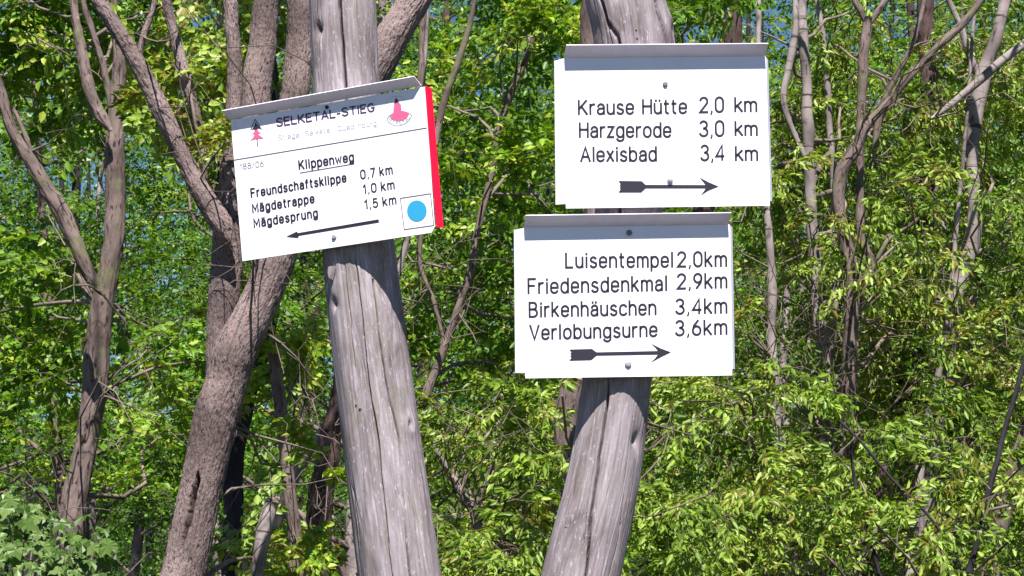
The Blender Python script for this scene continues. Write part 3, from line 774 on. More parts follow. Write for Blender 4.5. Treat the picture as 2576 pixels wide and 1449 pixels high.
# ------------------------------------------------------------------ leaves
def leaf_block(P, A, N, L, W, tint):
    """arrays (n,3),(n,3),(n,3),(n,),(n,): six-vertex folded pointed leaves"""
    A = A / (np.linalg.norm(A, axis=1, keepdims=True) + 1e-9)
    N = N - A * (N * A).sum(1, keepdims=True); N /= (np.linalg.norm(N, axis=1, keepdims=True) + 1e-9)
    S = np.cross(A, N)
    L = L[:, None]; W = W[:, None]
    f = 0.22
    v = [P, P + A * L * 0.30 + S * W * 0.50 + N * W * f, P + A * L * 0.66 + S * W * 0.36 + N * W * f * 0.7, P + A * L - N * L * 0.06,
         P + A * L * 0.66 - S * W * 0.36 + N * W * f * 0.7, P + A * L * 0.30 - S * W * 0.50 + N * W * f]
    return np.stack(v, 1), tint
def leaves_mesh_simple(name, VV, TT):
    V = np.concatenate(VV)[:, [0, 2, 3, 4]]; V[:, 1] = V[:, 1] + (V[:, 1] - V[:, 3]) * 0.3; n = len(V)
    return mesh_np(name, V.reshape(-1, 3), (np.arange(n) * 4)[:, None] + np.array([[0, 1, 2, 3]]), False, {'tint': ('FACE', 'FLOAT', np.concatenate(TT))})
def leaves_mesh(name, VV, TT):
    V = np.concatenate(VV).reshape(-1, 3); n = len(V) // 6
    b = (np.arange(n) * 6)[:, None]
    F = np.concatenate([b + np.array([[0, 1, 2, 3]]), b + np.array([[0, 3, 4, 5]])], 1).reshape(-1, 4)
    t = np.repeat(np.concatenate(TT), 2)
    return mesh_np(name, V, F, False, {'tint': ('FACE', 'FLOAT', t)})

def make_spray(rng, L, nsub, sub, step, leaf, aspect, droop, up=0.0, seg=3):
    """a leafy bough along +X. returns tubes (list of polylines with radius) and leaf arrays"""
    lines = []; P = []; A = []; N = []; S = []
    n = 12
    main = []; p = np.zeros(3); d = np.array([1.0, 0, up])
    for i in range(n + 1):
        main.append(np.append(p, 0.0042 * (1 - 0.8 * i / n)))
        d = d + rng.normal(0, 0.10, 3) + np.array([0, 0, -droop * 0.10]); d /= np.linalg.norm(d)
        p = p + d * L / n
    main = np.array(main); lines.append(main)
    def leaves_on(pl, st):
        cum = np.concatenate([[0], np.cumsum(np.linalg.norm(np.diff(pl[:, :3], axis=0), axis=1))])
        s = st * 0.5; k = 0
        while s < cum[-1] + st * 0.5:
            q = np.array([np.interp(s, cum, pl[:, j]) for j in range(3)])
            j = min(len(pl) - 2, int(np.searchsorted(cum, s)) - 1 if s > 0 else 0); j = max(j, 0)
            t = pl[j + 1, :3] - pl[j, :3]; t /= np.linalg.norm(t) + 1e-9
            side = np.cross(t, [0, 0, 1.0]); side /= np.linalg.norm(side) + 1e-9
            m = 2 if rng.random() < 0.55 else 1
            for c in range(m):
                sg = 1 if (k + c) % 2 else -1
                a = t * rng.uniform(0.3, 0.9) + side * sg * rng.uniform(0.5, 1.1) + np.array([0, 0, -droop * rng.uniform(0.2, 1.5)]) + rng.normal(0, 0.22, 3)
                nn = np.array([0, 0, 1.0]) + rng.normal(0, 0.55, 3) - 0.3 * droop * t
                P.append(q + rng.normal(0, 0.004, 3)); A.append(a); N.append(nn); S.append(leaf * rng.uniform(0.6, 1.2))
            s += st * rng.uniform(0.7, 1.3); k += 1
    for i in range(nsub):
        f = (i + 0.7) / nsub
        q = np.array([np.interp(f * n, np.arange(n + 1), main[:, j]) for j in range(3)])
        sg = 1 if i % 2 else -1
        d = np.array([rng.uniform(0.5, 1.0), sg * rng.uniform(0.4, 1.0), rng.uniform(-0.35, 0.45)])
        d /= np.linalg.norm(d)
        pl = []; ll = sub * rng.uniform(0.5, 1.2) * (1.15 - 0.6 * f)
        for k in range(6):
            pl.append(np.append(q, 0.0022 * (1 - 0.75 * k / 5)))
            d = d + rng.normal(0, 0.13, 3) + np.array([0, 0, -droop * 0.16]); d /= np.linalg.norm(d)
            q = q + d * ll / 5
        pl = np.array(pl); lines.append(pl); leaves_on(pl, step)
    leaves_on(main[n // 2:], step)
    T = [tube_arrays(l[::2] if len(l) > 8 else l[[0, 2, 5]], seg)[:2] for l in lines]
    P, A, N, S = np.array(P), np.array(A), np.array(N), np.array(S)
    return dict(T=T, P=P, A=A, N=N, L=S, asp=aspect)

RG = np.random.default_rng(7)
SPR_DROOP = [make_spray(RG, 0.85, 14, 0.26, 0.042, 0.058, 0.38, 0.95) for _ in range(6)]
SPR_MID = [make_spray(RG, 0.80, 15, 0.27, 0.040, 0.054, 0.60, 0.35) for _ in range(5)]
SPR_UP = [make_spray(RG, 0.9, 15, 0.30, 0.042, 0.056, 0.6, 0.2, up=0.15, seg=3) for _ in range(4)]
def rot_from(dirv, roll=0.0):
    d = np.array(dirv, float); d /= np.linalg.norm(d)
    up = np.array([0, 0, 1.0]);
    s = np.cross(up, d); ln = np.linalg.norm(s)
    s = s / ln if ln > 1e-3 else np.array([0, 1.0, 0])
    u = np.cross(d, s)
    c, q = math.cos(roll), math.sin(roll)
    s2 = s * c + u * q; u2 = u * c - s * q
    return np.stack([d, s2, u2], 1)

class Crown:
    def __init__(s, rng): s.V = []; s.T = []; s.B = Tubes(); s.rng = rng
    def spray(s, pos, dirv, scale, kit, tlo=0.0, thi=1.0, twigs=True):
        rng = s.rng; k = kit[rng.integers(len(kit))]
        Rm = rot_from(dirv, rng.normal(0, 0.5)); pos = np.asarray(pos, float)
        P = k['P'] @ Rm.T * scale + pos
        A = k['A'] @ Rm.T; N = k['N'] @ Rm.T
        base = rng.uniform(tlo, thi)
        t = np.clip(base + rng.normal(0, 0.17, len(P)), 0, 1)
        v, t = leaf_block(P, A, N, k['L'] * (0.5 + 0.5 * scale), k['L'] * k['asp'] * (0.5 + 0.5 * scale), t)
        s.V.append(v); s.T.append(t)
        if twigs:
            for V, F in k['T']: s.B.raw(V @ Rm.T * scale + pos, F)
    def bough(s, a, b, r0, r1=0.004, sag=0.1, seg=5):
        a = np.asarray(a, float); b = np.asarray(b, float); rng = s.rng
        L = np.linalg.norm(b - a); n = max(4, int(L / 0.18)); pts = []
        w1 = rng.normal(0, 0.06 * L, 3); w2 = rng.normal(0, 0.035 * L, 3)
        for i in range(n + 1):
            t = i / n
            p = a + (b - a) * t + w1 * math.sin(math.pi * t) + w2 * math.sin(2 * math.pi * t) + np.array([0, 0, sag * L * math.sin(math.pi * t)]) + rng.normal(0, 0.008, 3) * (0 < i < n)
            pts.append([*p, r0 + (r1 - r0) * t ** 0.8])
        s.B.add(pts, seg)
        return np.array(pts)

def bark_disp(amp, fa, fs, seed, lump=0.02):
    def f(bc, a, s, r):
        q = bc * np.array([fa, fa, fs]) + seed
        w = np.stack([vnoise(bc * 18 + 3, seed), vnoise(bc * 18 + 40, seed), vnoise(bc * 18 + 80, seed)], -1) * 0.9
        n = vnoise(q + w, seed); n2 = vnoise(q * 2.1 + w, seed + 1)
        rid = 1 - np.abs(n) * 2.2
        lo = vnoise(bc * np.array([9, 9, 5.0]) + seed, seed + 2)
        return amp * (-np.clip(rid, 0, 1) * 1.1 + n2 * 0.45) + lo * r * lump * 3
    return f

# ------------------------------------------------------------------ traced trees
def stem_pts(pts, d):
    out = []
    for p in pts:
        x, y, w = p[:3]; dd = p[3] if len(p) > 3 else d
        q = at(x, y, dd); out.append([q.x, q.y, q.z, wid(w, dd)])
    return out
def to_ground(pts):
    """pts run upwards; add a foot on the ground below the first point"""
    p0 = np.array(pts[0]); p1 = np.array(pts[1])
    sl = (p1 - p0) / max(0.2, p1[2] - p0[2]); sl = np.clip(sl, -0.35, 0.35)
    gz = float(ground_z(np.array([p0[0]]), np.array([p0[1]]))[0])
    h = p0[2] - gz + 0.1
    foot = p0 - sl * h * 0.7; foot[2] = gz - 0.1; foot[3] = p0[3] * 1.25
    m = p0 - sl * h * 0.4; m[2] = p0[2] - h * 0.5; m[3] = p0[3] * 1.1
    return [list(foot), list(m)] + pts
def up_on(pts, dz, rng, shrink=0.35):
    p0 = np.array(pts[-1]); p1 = np.array(pts[-2]); d = p0[:3] - p1[:3]; d /= np.linalg.norm(d); d[1] = 0
    out = list(pts); p = p0[:3].copy(); n = 4
    for i in range(n):
        d = d * 0.8 + np.array([rng.normal(0, 0.12), rng.normal(0, 0.12), 0.45]); d /= np.linalg.norm(d)
        p = p + d * dz / n; out.append([*p, p0[3] * (1 - (1 - shrink) * (i + 1) / n)])
    return out

TREES = []
def tree(name, label, d, stems, bark, cat='tree', seg=28, step=0.03, disp=None, group=None, leaf='leaf_mid', seed=1, top=3.0):
    """stems: list of dict(p=pts upward, ground=bool, up=bool)"""
    rng = np.random.default_rng(seed)
    T = Tubes(); paths = []
    for k, st in enumerate(stems):
        pts = stem_pts(st['p'], st.get('d', d))
        if st.get('ground'): pts = to_ground(pts)
        if st.get('up'): pts = up_on(pts, st.get('h', top), rng)
        C = catmull(pts, step)
        C[:, 3] *= 1 + 0.05 * vnoise(np.stack([np.arange(len(C)) * step * 6, np.zeros(len(C)), np.zeros(len(C))], -1) + seed + k, seed)
        sa = np.arange(len(C)) * step; zo = np.zeros(len(C))
        for ax, sd in ((0, 1), (1, 2)):
            C[:, ax] += np.minimum(C[:, 3], 0.024) * (0.34 * vnoise(np.stack([sa * 3.1, zo, zo], -1) + k * 5 + seed, sd) + 0.16 * vnoise(np.stack([sa * 9.0, zo, zo], -1) + k * 5 + seed, sd + 4)) * np.clip(sa / 0.3, 0, 1)
        C[:, 3] *= 1 + 0.10 * np.clip(vnoise(np.stack([sa * 11, zo, zo], -1) + seed, 7), 0, 1)
        if not st.get('ground'): C[:, 3] *= np.clip((sa + 0.006) / 0.07, 0, 1) ** 0.5
        dfn = disp or bark_disp(0.0016, 40, 12, seed, 0.035)
        if st.get('slits'):
            ss = np.concatenate([[0], np.cumsum(np.linalg.norm(np.diff(C[:, :3], axis=0), axis=1))])
            mk = []
            for (sx, sy, hm, wm, dm) in st['slits']:
                q = at(sx, sy, st.get('d', d)); i = int(np.argmin(np.abs(C[:, 2] - q.z)))
                mk.append((ss[i], math.asin(max(-.9, min(.9, (q.x - C[i, 0]) / C[i, 3]))), hm, wm, dm))
            def dfn(bc, a, s, r, mk=mk, disp_=disp):
                o = disp_(bc, a, s, r)
                jit = vnoise(np.stack([s * 35, s * 0, s * 0], -1), 4)
                for (s0, a0, hm, wm, dm) in mk:
                    da = ((a - a0 + math.pi) % (2 * math.pi) - math.pi) * r + jit * wm * 0.5 - (s - s0) * 0.03
                    e = np.clip(1 - np.abs((s - s0) / hm) ** 2, 0, 1) ** 0.5
                    o = o - dm * np.exp(-(da / (wm * np.maximum(e, 0.02))) ** 4) * (e > 0)
                return o
        T.add(C, st.get('seg', seg), dfn, off=k * 7.3 + seed)
        paths.append(C)
    base = paths[0][0]
    root = empty(name, (float(base[0]), float(base[1]), float(base[2])))
    tag(root, label, cat, group)
    T.build('trunk', bark, root, origin=tuple(root.location))
    return dict(root=root, paths=paths, crown=Crown(rng), rng=rng, leaf=leaf, d=d)
def finish(t, kind='stuff'):
    o = t['root'].location; c = t['crown']
    if c.B.V:
        c.B.build('branches', M['twig'] if 'twigmat' not in t else t['twigmat'], t['root'], kind='stuff', origin=tuple(o), smooth=False)
    if c.V:
        me = leaves_mesh('crown', [v - np.array(o) for v in c.V], c.T)
        link('crown', me, M[t['leaf']], t['root'], kind='stuff')
def nearest(t, p, below=0.35):
    best = None
    for C in t['paths']:
        dd = np.linalg.norm(C[:, :3] - (np.asarray(p) - np.array([0, 0, below])), axis=1)
        i = int(np.argmin(dd))
        if best is None or dd[i] < best[0]: best = (dd[i], C[i])
    return best[1]
def leafy(t, boxes, kit, scale=1.0, tlo=0.2, thi=0.9, per=4, spread=0.35):
    """boxes: (x0,x1,y0,y1,d0,d1,n) picture regions at a distance range, n boughs each bearing `per` sprays"""
    rng = t['rng']; c = t['crown']
    for (x0, x1, y0, y1, d0, d1, n) in boxes:
        for _ in range(n):
            dd = rng.uniform(d0, d1); e = np.array(at(rng.uniform(x0, x1), rng.uniform(y0, y1), dd))
            a = nearest(t, e)
            if np.linalg.norm(a[:3] - e) < 0.15: continue
            pl = c.bough(a[:3], e, min(a[3] * 0.6, 0.004 + 0.006 * np.linalg.norm(a[:3] - e)), 0.0035, sag=rng.uniform(-0.02, 0.12), seg=5)
            dirv = pl[-1, :3] - pl[-3, :3]; dirv /= np.linalg.norm(dirv) + 1e-9
            for k in range(per):
                q = pl[-1 - int(k * len(pl) * 0.42 / per), :3]
                dv = dirv + rng.normal(0, 0.65, 3); dv[2] = dv[2] * 0.6 + 0.05
                c.spray(q + rng.normal(0, spread * 0.1, 3), dv, scale * rng.uniform(0.55, 1.0), kit, tlo, thi)
def dead_twigs(t, boxes, r=0.004):
    rng = t['rng']; c = t['crown']
    for (x0, x1, y0, y1, d, n) in boxes:
        for _ in range(n):
            e = np.array(at(rng.uniform(x0, x1), rng.uniform(y0, y1), d + rng.normal(0, 0.3)))
            a = nearest(t, e, rng.uniform(-0.2, 0.5))
            pl = c.bough(a[:3], e, r * rng.uniform(0.7, 1.5), 0.0012, sag=rng.uniform(-0.1, 0.15), seg=4)
            for k in range(rng.integers(2, 5)):
                i = rng.integers(len(pl) // 3, len(pl)); q = pl[i, :3]
                v = rng.normal(0, 0.13, 3); c.bough(q, q + v, 0.0022, 0.0008, 0.02, 3)

# 1 rough brown tree behind the left sign
t = tree('rough_bark_tree', 'thick rough brown tree with several stems, right behind the tilted sign', 6.6, [
    dict(p=[(455, 1449, 112), (505, 1220, 108), (552, 1020, 108), (600, 880, 108), (655, 760, 100), (700, 640, 96), (770, 480, 92), (850, 330, 90), (930, 200, 88), (985, 100, 84), (1045, -10, 78)], ground=True, up=True, h=2.2, seg=128, slits=[(486, 1290, 0.115, 0.0085, 0.06), (536, 945, 0.035, 0.004, 0.015)]),
    dict(p=[(560, 1060, 60), (556, 900, 72), (566, 760, 76), (575, 640, 74), (582, 480, 66), (585, 340, 52), (588, 200, 42), (584, 60, 40), (583, -20, 38)], d=6.72, up=True, seg=64),
    dict(p=[(588, 620, 50), (548, 545, 54), (500, 470, 50), (455, 385, 48), (410, 280, 46), (350, 165, 44), (300, 85, 42), (245, 0, 44), (215, -50, 40)], d=6.62, up=True, seg=64),
    dict(p=[(560, 560, 40), (535, 470, 36), (512, 380, 30), (492, 300, 28), (468, 200, 32), (445, 110, 28), (418, -10, 26)], d=6.85, up=True, seg=36),
    dict(p=[(600, 560, 70), (622, 420, 76), (640, 260, 80), (652, 130, 74), (668, 0, 70), (676, -40, 66)], d=6.95, up=True, seg=64),
    dict(p=[(640, 640, 70), (690, 480, 76), (728, 330, 74), (742, 180, 72), (748, 60, 66), (744, -30, 60)], d=7.1, up=True, seg=64),
    dict(p=[(345, 160, 22), (362, 90, 18), (385, 20, 16), (398, -30, 14)], d=6.62, up=True, h=1.0, seg=14),
  ], M['bark_pink'], step=0.0125, disp=bark_disp(0.0036, 150, 75, 3), leaf='leaf_yellow', seed=31)
leafy(t, [(430, 620, 100, 420, 6.8, 7.0, 3), (340, 640, -80, 240, 7.2, 8.2, 5), (560, 1100, -500, -200, 6.9, 8.2, 10), (540, 760, 1150, 1420, 7.2, 7.9, 2)], SPR_MID, 0.55, 0.5, 1.0)
dead_twigs(t, [(430, 700, 100, 500, 6.4, 10), (620, 860, 700, 1400, 6.9, 8), (560, 660, 420, 620, 6.4, 3)])
finish(t)

# 2 left tree
t = tree('forked_tree', 'forked grey-brown tree at the left with shadow patches on its lit trunk', 8.6, [
    dict(p=[(180, 1340, 74), (207, 1180, 60), (224, 1060, 60), (240, 920, 64), (254, 780, 60), (276, 640, 54), (286, 500, 53), (286, 380, 52), (290, 270, 44), (296, 180, 34), (292, 90, 24), (285, -20, 20)], ground=True, up=True, seg=96, slits=[(243, 940, 0.045, 0.012, 0.02), (222, 1088, 0.04, 0.013, 0.02), (202, 1110, 0.03, 0.006, 0.015)]),
    dict(p=[(278, 330, 34), (246, 275, 32), (222, 215, 30), (203, 130, 26), (190, 50, 24), (185, -20, 22)], d=8.5, up=True, seg=36),
    dict(p=[(285, 300, 22), (268, 200, 18), (245, 110, 16), (212, 10, 15), (205, -20, 14)], d=8.75, up=True, seg=20),
    dict(p=[(262, 745, 30), (226, 692, 34), (190, 610, 36), (152, 530, 40), (110, 460, 38), (62, 380, 34), (25, 310, 32), (2, 240, 30), (-30, 140, 28)], d=8.3, up=True, seg=44),
    dict(p=[(100, 440, 14), (75, 370, 13), (45, 300, 12), (28, 270, 10)], d=8.3, seg=12),
  ], M['bark_grey'], step=0.016, disp=bark_disp(0.0036, 60, 20, 8), leaf='leaf_mid', seed=44)
leafy(t, [(-60, 480, -300, -60, 9.3, 10.6, 12), (0, 480, 0, 300, 9.2, 10.6, 12), (-40, 200, 500, 900, 9.2, 10.5, 6), (330, 560, 850, 1100, 8.9, 10, 3), (150, 330, 560, 760, 8.2, 8.35, 1)], SPR_MID, 0.75, 0.35, 1.0)
dead_twigs(t, [(60, 520, 750, 1300, 8.2, 12), (-20, 400, 100, 600, 8.8, 8)])
finish(t)

# 3 dark trunk behind the rough tree
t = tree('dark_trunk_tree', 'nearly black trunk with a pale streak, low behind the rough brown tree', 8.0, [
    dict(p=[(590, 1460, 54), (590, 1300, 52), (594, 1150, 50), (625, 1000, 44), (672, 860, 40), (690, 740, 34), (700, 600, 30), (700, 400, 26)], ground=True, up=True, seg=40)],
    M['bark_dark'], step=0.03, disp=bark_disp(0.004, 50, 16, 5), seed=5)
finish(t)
# 4 slim brown stem between the rough tree and the left post
t = tree('slim_brown_tree', 'slim brown leaning stem between the rough tree and the left post', 7.6, [
    dict(p=[(752, 1460, 46), (740, 1330, 40), (722, 1200, 34), (708, 1080, 34), (694, 960, 32), (682, 880, 32), (668, 780, 30), (650, 650, 28), (640, 500, 24)], ground=True, up=True, seg=30)],
    M['bark_grey'], step=0.02, disp=bark_disp(0.003, 60, 20, 6), seed=61)
leafy(t, [(640, 860, 820, 1010, 7.4, 8.0, 4), (760, 850, 1050, 1200, 7.1, 7.4, 1)], SPR_MID, 0.40, 0.7, 1.0, per=3)
dead_twigs(t, [(640, 880, 900, 1440, 7.3, 11)], 0.003)
finish(t)
# 5 reddish trunk hugging the left post
t = tree('reddish_tree', 'reddish brown trunk directly left of the left post near the bottom', 8.4, [
    dict(p=[(792, 1460, 72), (806, 1300, 66), (826, 1150, 60), (850, 1020, 58), (874, 900, 54), (890, 760, 50), (900, 600, 46)], ground=True, up=True, seg=44)],
    M['bark_red'], step=0.02, disp=bark_disp(0.004, 55, 22, 9), seed=71)
dead_twigs(t, [(760, 900, 1050, 1400, 8.0, 8)])
finish(t)
# 6 cut grey stub
t = tree('broken_stump', 'short broken grey stem standing low behind the rough brown tree', 7.2, [
    dict(p=[(640, 1460, 40), (655, 1370, 36), (672, 1300, 34), (684, 1262, 32)], ground=True, seg=26)],
    M['bark_pale'], cat='tree stump', step=0.02, disp=bark_disp(0.003, 30, 10, 12), seed=72)
finish(t)
t = tree('leaning_grey_tree', 'smooth grey stem leaning right, seen low just left of the left post', 9.2, [
    dict(p=[(690, 1330, 26), (738, 1215, 26), (775, 1140, 24), (812, 1085, 22), (860, 1010, 20), (930, 880, 18), (1000, 700, 16)], ground=True, up=True, seg=20)],
    M['bark_pale'], step=0.04, seed=73)
finish(t)
# 7 middle thin trees between the posts
t = tree('forked_sapling', 'slim sunlit forked tree rising just right of the tilted sign', 9.6, [
    dict(p=[(1078, 985, 26), (1110, 900, 22), (1150, 780, 20), (1178, 700, 19), (1200, 590, 18), (1235, 440, 18), (1252, 340, 20), (1278, 250, 20), (1312, 170, 20), (1345, 80, 17), (1362, -20, 15)], ground=True, up=True, seg=24),
    dict(p=[(1118, 870, 14), (1092, 760, 13), (1056, 650, 13), (1064, 560, 15), (1086, 450, 18), (1098, 350, 18), (1125, 235, 17), (1155, 150, 16), (1182, 60, 14), (1198, -20, 13)], d=9.5, up=True, seg=18),
    dict(p=[(1010, 1400, 24), (985, 1000, 24), (960, 640, 22), (1010, 420, 20), (1046, 270, 20), (1058, 180, 18), (1062, 90, 18), (1072, 10, 16), (1075, -20, 15)], d=9.0, ground=True, up=True, seg=18)],
    M['bark_grey'], step=0.03, leaf='leaf_mid', seed=81)
leafy(t, [(1040, 1420, 300, 620, 9.8, 11.5, 7), (1060, 1480, 620, 1000, 9.4, 11, 8), (1150, 1500, -100, 250, 10, 12, 6), (1180, 1380, 60, 620, 9.0, 9.4, 3)], SPR_MID, 0.8, 0.3, 1.0)
dead_twigs(t, [(1020, 1290, 350, 1000, 9.0, 16)])
finish(t)
t = tree('thin_bent_sapling', 'thin bare sapling leaning left at the foot of the gap between the posts', 8.8, [
    dict(p=[(1262, 1460, 24), (1215, 1340, 22), (1165, 1240, 20), (1115, 1160, 18), (1080, 1090, 14), (1060, 1000, 10)], ground=True, up=False, seg=16)],
    M['bark_pale'], step=0.03, leaf='leaf_yellow', seed=82)
leafy(t, [(1090, 1460, 900, 1440, 7.8, 9.8, 22)], SPR_DROOP, 0.62, 0.35, 1.0, per=4)
dead_twigs(t, [(1060, 1460, 1020, 1440, 8.0, 22)])
finish(t)
# 8 trunks beside the right post
t = tree('mossy_tree', 'dark reddish trunk hidden mostly behind the right post and its two signs', 6.4, [
    dict(p=[(1490, 1460, 60), (1462, 1300, 58), (1428, 1160, 62), (1424, 1060, 60), (1450, 930, 60), (1490, 700, 66), (1490, 400, 66), (1492, 100, 66), (1498, -20, 64)], ground=True, up=True, seg=64)],
    M['bark_grey'], step=0.016, disp=bark_disp(0.004, 60, 30, 15), leaf='leaf_yellow', seed=91)
leafy(t, [(1380, 1440, 980, 1060, 6.0, 6.3, 1), (1370, 1440, 1180, 1400, 6.2, 6.8, 2)], SPR_DROOP, 0.35, 0.4, 1.0, per=3)
dead_twigs(t, [(1400, 1900, 900, 1200, 7.0, 14), (1560, 1900, 500, 560, 6.6, 5)])
finish(t)
t = tree('dark_upper_tree', 'dark trunk showing above the roof of the upper right sign', 9.4, [
    dict(p=[(1540, 1200, 56), (1600, 900, 54), (1720, 640, 52), (1820, 350, 50), (1848, 110, 48), (1850, 0, 46), (1852, -30, 46)], ground=True, up=True, seg=40)],
    M['bark_red'], step=0.03, disp=bark_disp(0.004, 50, 18, 16), leaf='leaf_mid', seed=92)
leafy(t, [(1700, 2000, -60, 110, 8.6, 10.5, 3)], SPR_MID, 0.8, 0.4, 1.0)
finish(t)
# 9 pale trees on the right
t = tree('pale_straight_tree', 'straight pale grey tree just right of the two stacked signs', 10.5, [
    dict(p=[(2092, 1240, 34), (2078, 1050, 32), (2066, 860, 32), (2050, 690, 32), (2040, 560, 30), (2034, 400, 28), (2026, 230, 27), (2022, 100, 26), (2018, -20, 26)], ground=True, up=True, seg=36),
    dict(p=[(2034, 420, 14), (1972, 240, 16), (1984, 160, 18), (1996, 90, 18), (2002, -20, 16)], d=10.4, up=True, seg=20)],
    M['bark_pale'], step=0.03, leaf='leaf_yellow', seed=101)
leafy(t, [(1880, 2160, 0, 420, 10.9, 12.6, 12), (1880, 2200, 420, 1000, 10.8, 12.5, 15), (1880, 2200, 350, 1050, 9.6, 10.3, 3), (1850, 2250, 900, 1440, 10.9, 12.6, 14), (1850, 2250, 1000, 1440, 9.0, 10.2, 3)], SPR_DROOP, 0.75, 0.25, 1.0)
dead_twigs(t, [(1870, 2150, 500, 1000, 9.6, 26), (1640, 2100, 1000, 1440, 8.6, 20)])
finish(t)
t = tree('small_pale_tree', 'thin pale stem hugging the right edge of the lower right sign', 9.5, [
    dict(p=[(1960, 1240, 24), (1952, 1000, 22), (1944, 850, 22), (1938, 700, 22), (1932, 600, 20), (1926, 500, 18), (1915, 300, 16)], ground=True, up=True, seg=22)],
    M['bark_pale'], step=0.04, leaf='leaf_yellow', seed=102)
leafy(t, [(1640, 1960, 960, 1300, 8.0, 9.8, 13), (1620, 1900, 1250, 1460, 7.6, 9.2, 10)], SPR_DROOP, 0.62, 0.3, 1.0)
dead_twigs(t, [(1700, 2000, 560, 1100, 9.0, 14)])
finish(t)
t = tree('crooked_tree', 'crooked brown tree with S-shaped trunk and long diagonal limb at the right', 10.0, [
    dict(p=[(2120, 1240, 40), (2130, 1080, 40), (2142, 900, 38), (2146, 780, 36), (2142, 680, 36), (2124, 590, 36), (2108, 510, 34), (2118, 430, 34), (2146, 385, 36), (2172, 330, 26), (2225, 265, 22), (2300, 180, 22), (2370, 110, 22), (2440, 40, 20), (2480, -20, 18)], ground=True, up=True, seg=40),
    dict(p=[(2150, 800, 26), (2172, 710, 28), (2196, 672, 26), (2182, 630, 24), (2166, 560, 24), (2164, 500, 22), (2160, 420, 22), (2164, 300, 24), (2172, 180, 26), (2180, 80, 26), (2184, 45, 22)], d=10.15, seg=26),
    dict(p=[(2182, 70, 20), (2165, 30, 17), (2140, -20, 15)], d=10.15, up=True, seg=18),
    dict(p=[(2184, 70, 20), (2210, 25, 17), (2245, -20, 15)], d=10.15, up=True, seg=18),
    dict(p=[(2196, 672, 14), (2240, 600, 12), (2300, 560, 11), (2340, 510, 10), (2370, 440, 8)], d=10.1, seg=12),
    dict(p=[(2196, 400, 16), (2225, 250, 18), (2255, 190, 16), (2290, 120, 14), (2320, 20, 13)], d=10.6, up=True, seg=16)],
    M['bark_grey'], step=0.03, disp=bark_disp(0.003, 45, 14, 17), leaf='leaf_yellow', seed=111)
leafy(t, [(2040, 2360, 100, 520, 10.5, 12, 10), (2060, 2420, 520, 1000, 10.4, 12, 16), (2060, 2420, 450, 1080, 9.2, 9.9, 4), (2100, 2440, 900, 1440, 11, 12.6, 12), (2100, 2440, 1000, 1440, 9.0, 9.8, 2)], SPR_DROOP, 0.75, 0.25, 1.0)
dead_twigs(t, [(2060, 2450, 100, 900, 9.6, 22), (1900, 2450, 950, 1440, 9.2, 22)], 0.005)
finish(t)
t = tree('red_bark_tree', 'dark reddish rough trunk standing between the crooked tree and the pale right tree', 11.5, [
    dict(p=[(2195, 1330, 50), (2222, 1200, 52), (2255, 1070, 54), (2285, 950, 54), (2305, 830, 52), (2318, 700, 50), (2325, 580, 48), (2334, 450, 46), (2338, 300, 46), (2334, 150, 44), (2330, -20, 44)], ground=True, up=True, seg=48)],
    M['bark_red'], step=0.02, disp=bark_disp(0.005, 50, 20, 19), leaf='leaf_yellow', seed=121)
leafy(t, [(2200, 2560, 0, 500, 12, 13.5, 8), (2200, 2500, 400, 1100, 11.8, 13.4, 12)], SPR_DROOP, 0.85, 0.2, 0.9)
finish(t)
t = tree('pale_forked_tree', 'pale grey forked tree farthest to the right', 10.8, [
    dict(p=[(2335, 1240, 34), (2365, 1040, 34), (2392, 860, 36), (2415, 700, 40), (2445, 590, 44), (2448, 500, 36), (2440, 400, 32), (2448, 300, 40), (2468, 200, 42), (2505, 100, 32), (2535, 0, 30), (2545, -30, 28)], ground=True, up=True, seg=36),
    dict(p=[(2340, 300, 14), (2395, 262, 18), (2445, 220, 20), (2500, 170, 22), (2576, 110, 22), (2640, 60, 20)], d=10.6, up=True, seg=20),
    dict(p=[(2470, 210, 22), (2440, 140, 18), (2412, 60, 16), (2380, -10, 14)], d=10.9, up=True, seg=18)],
    M['bark_pale'], step=0.03, leaf='leaf_yellow', seed=131)
leafy(t, [(2380, 2640, 100, 560, 10.9, 12.4, 12), (2400, 2660, 560, 1000, 10.9, 12.4, 10), (2380, 2660, 350, 1050, 9.4, 10.4, 4), (2380, 2660, 900, 1460, 11, 12.6, 11), (2380, 2660, 1050, 1460, 9.2, 10.2, 4)], SPR_DROOP, 0.75, 0.25, 1.0)
dead_twigs(t, [(2350, 2600, 0, 900, 10, 16)])
finish(t)
t = tree('edge_tree', 'pale leaning trunk cut by the right edge of the picture, near the bottom', 10.2, [
    dict(p=[(2470, 1470, 52), (2512, 1320, 50), (2552, 1190, 48), (2600, 1040, 46), (2650, 880, 44), (2680, 700, 42)], ground=True, up=True, seg=36)],
    M['bark_grey'], step=0.03, disp=bark_disp(0.003, 45, 14, 27), seed=151)
finish(t)
t = tree('slender_pale_tree', 'slender pale stem rising through the bush between the straight pale tree and the crooked tree', 11.0, [
    dict(p=[(2108, 1470, 30), (2098, 1320, 30), (2086, 1180, 28), (2078, 1050, 26), (2085, 900, 24), (2096, 760, 22), (2100, 600, 20), (2092, 400, 18), (2080, 200, 16)], ground=True, up=True, seg=24),
    dict(p=[(2290, 1470, 26), (2298, 1330, 26), (2310, 1200, 24), (2330, 1080, 22), (2362, 940, 18), (2380, 820, 14)], d=10.6, ground=True, up=True, seg=24)],
    M['bark_pale'], step=0.04, seed=152)
finish(t)
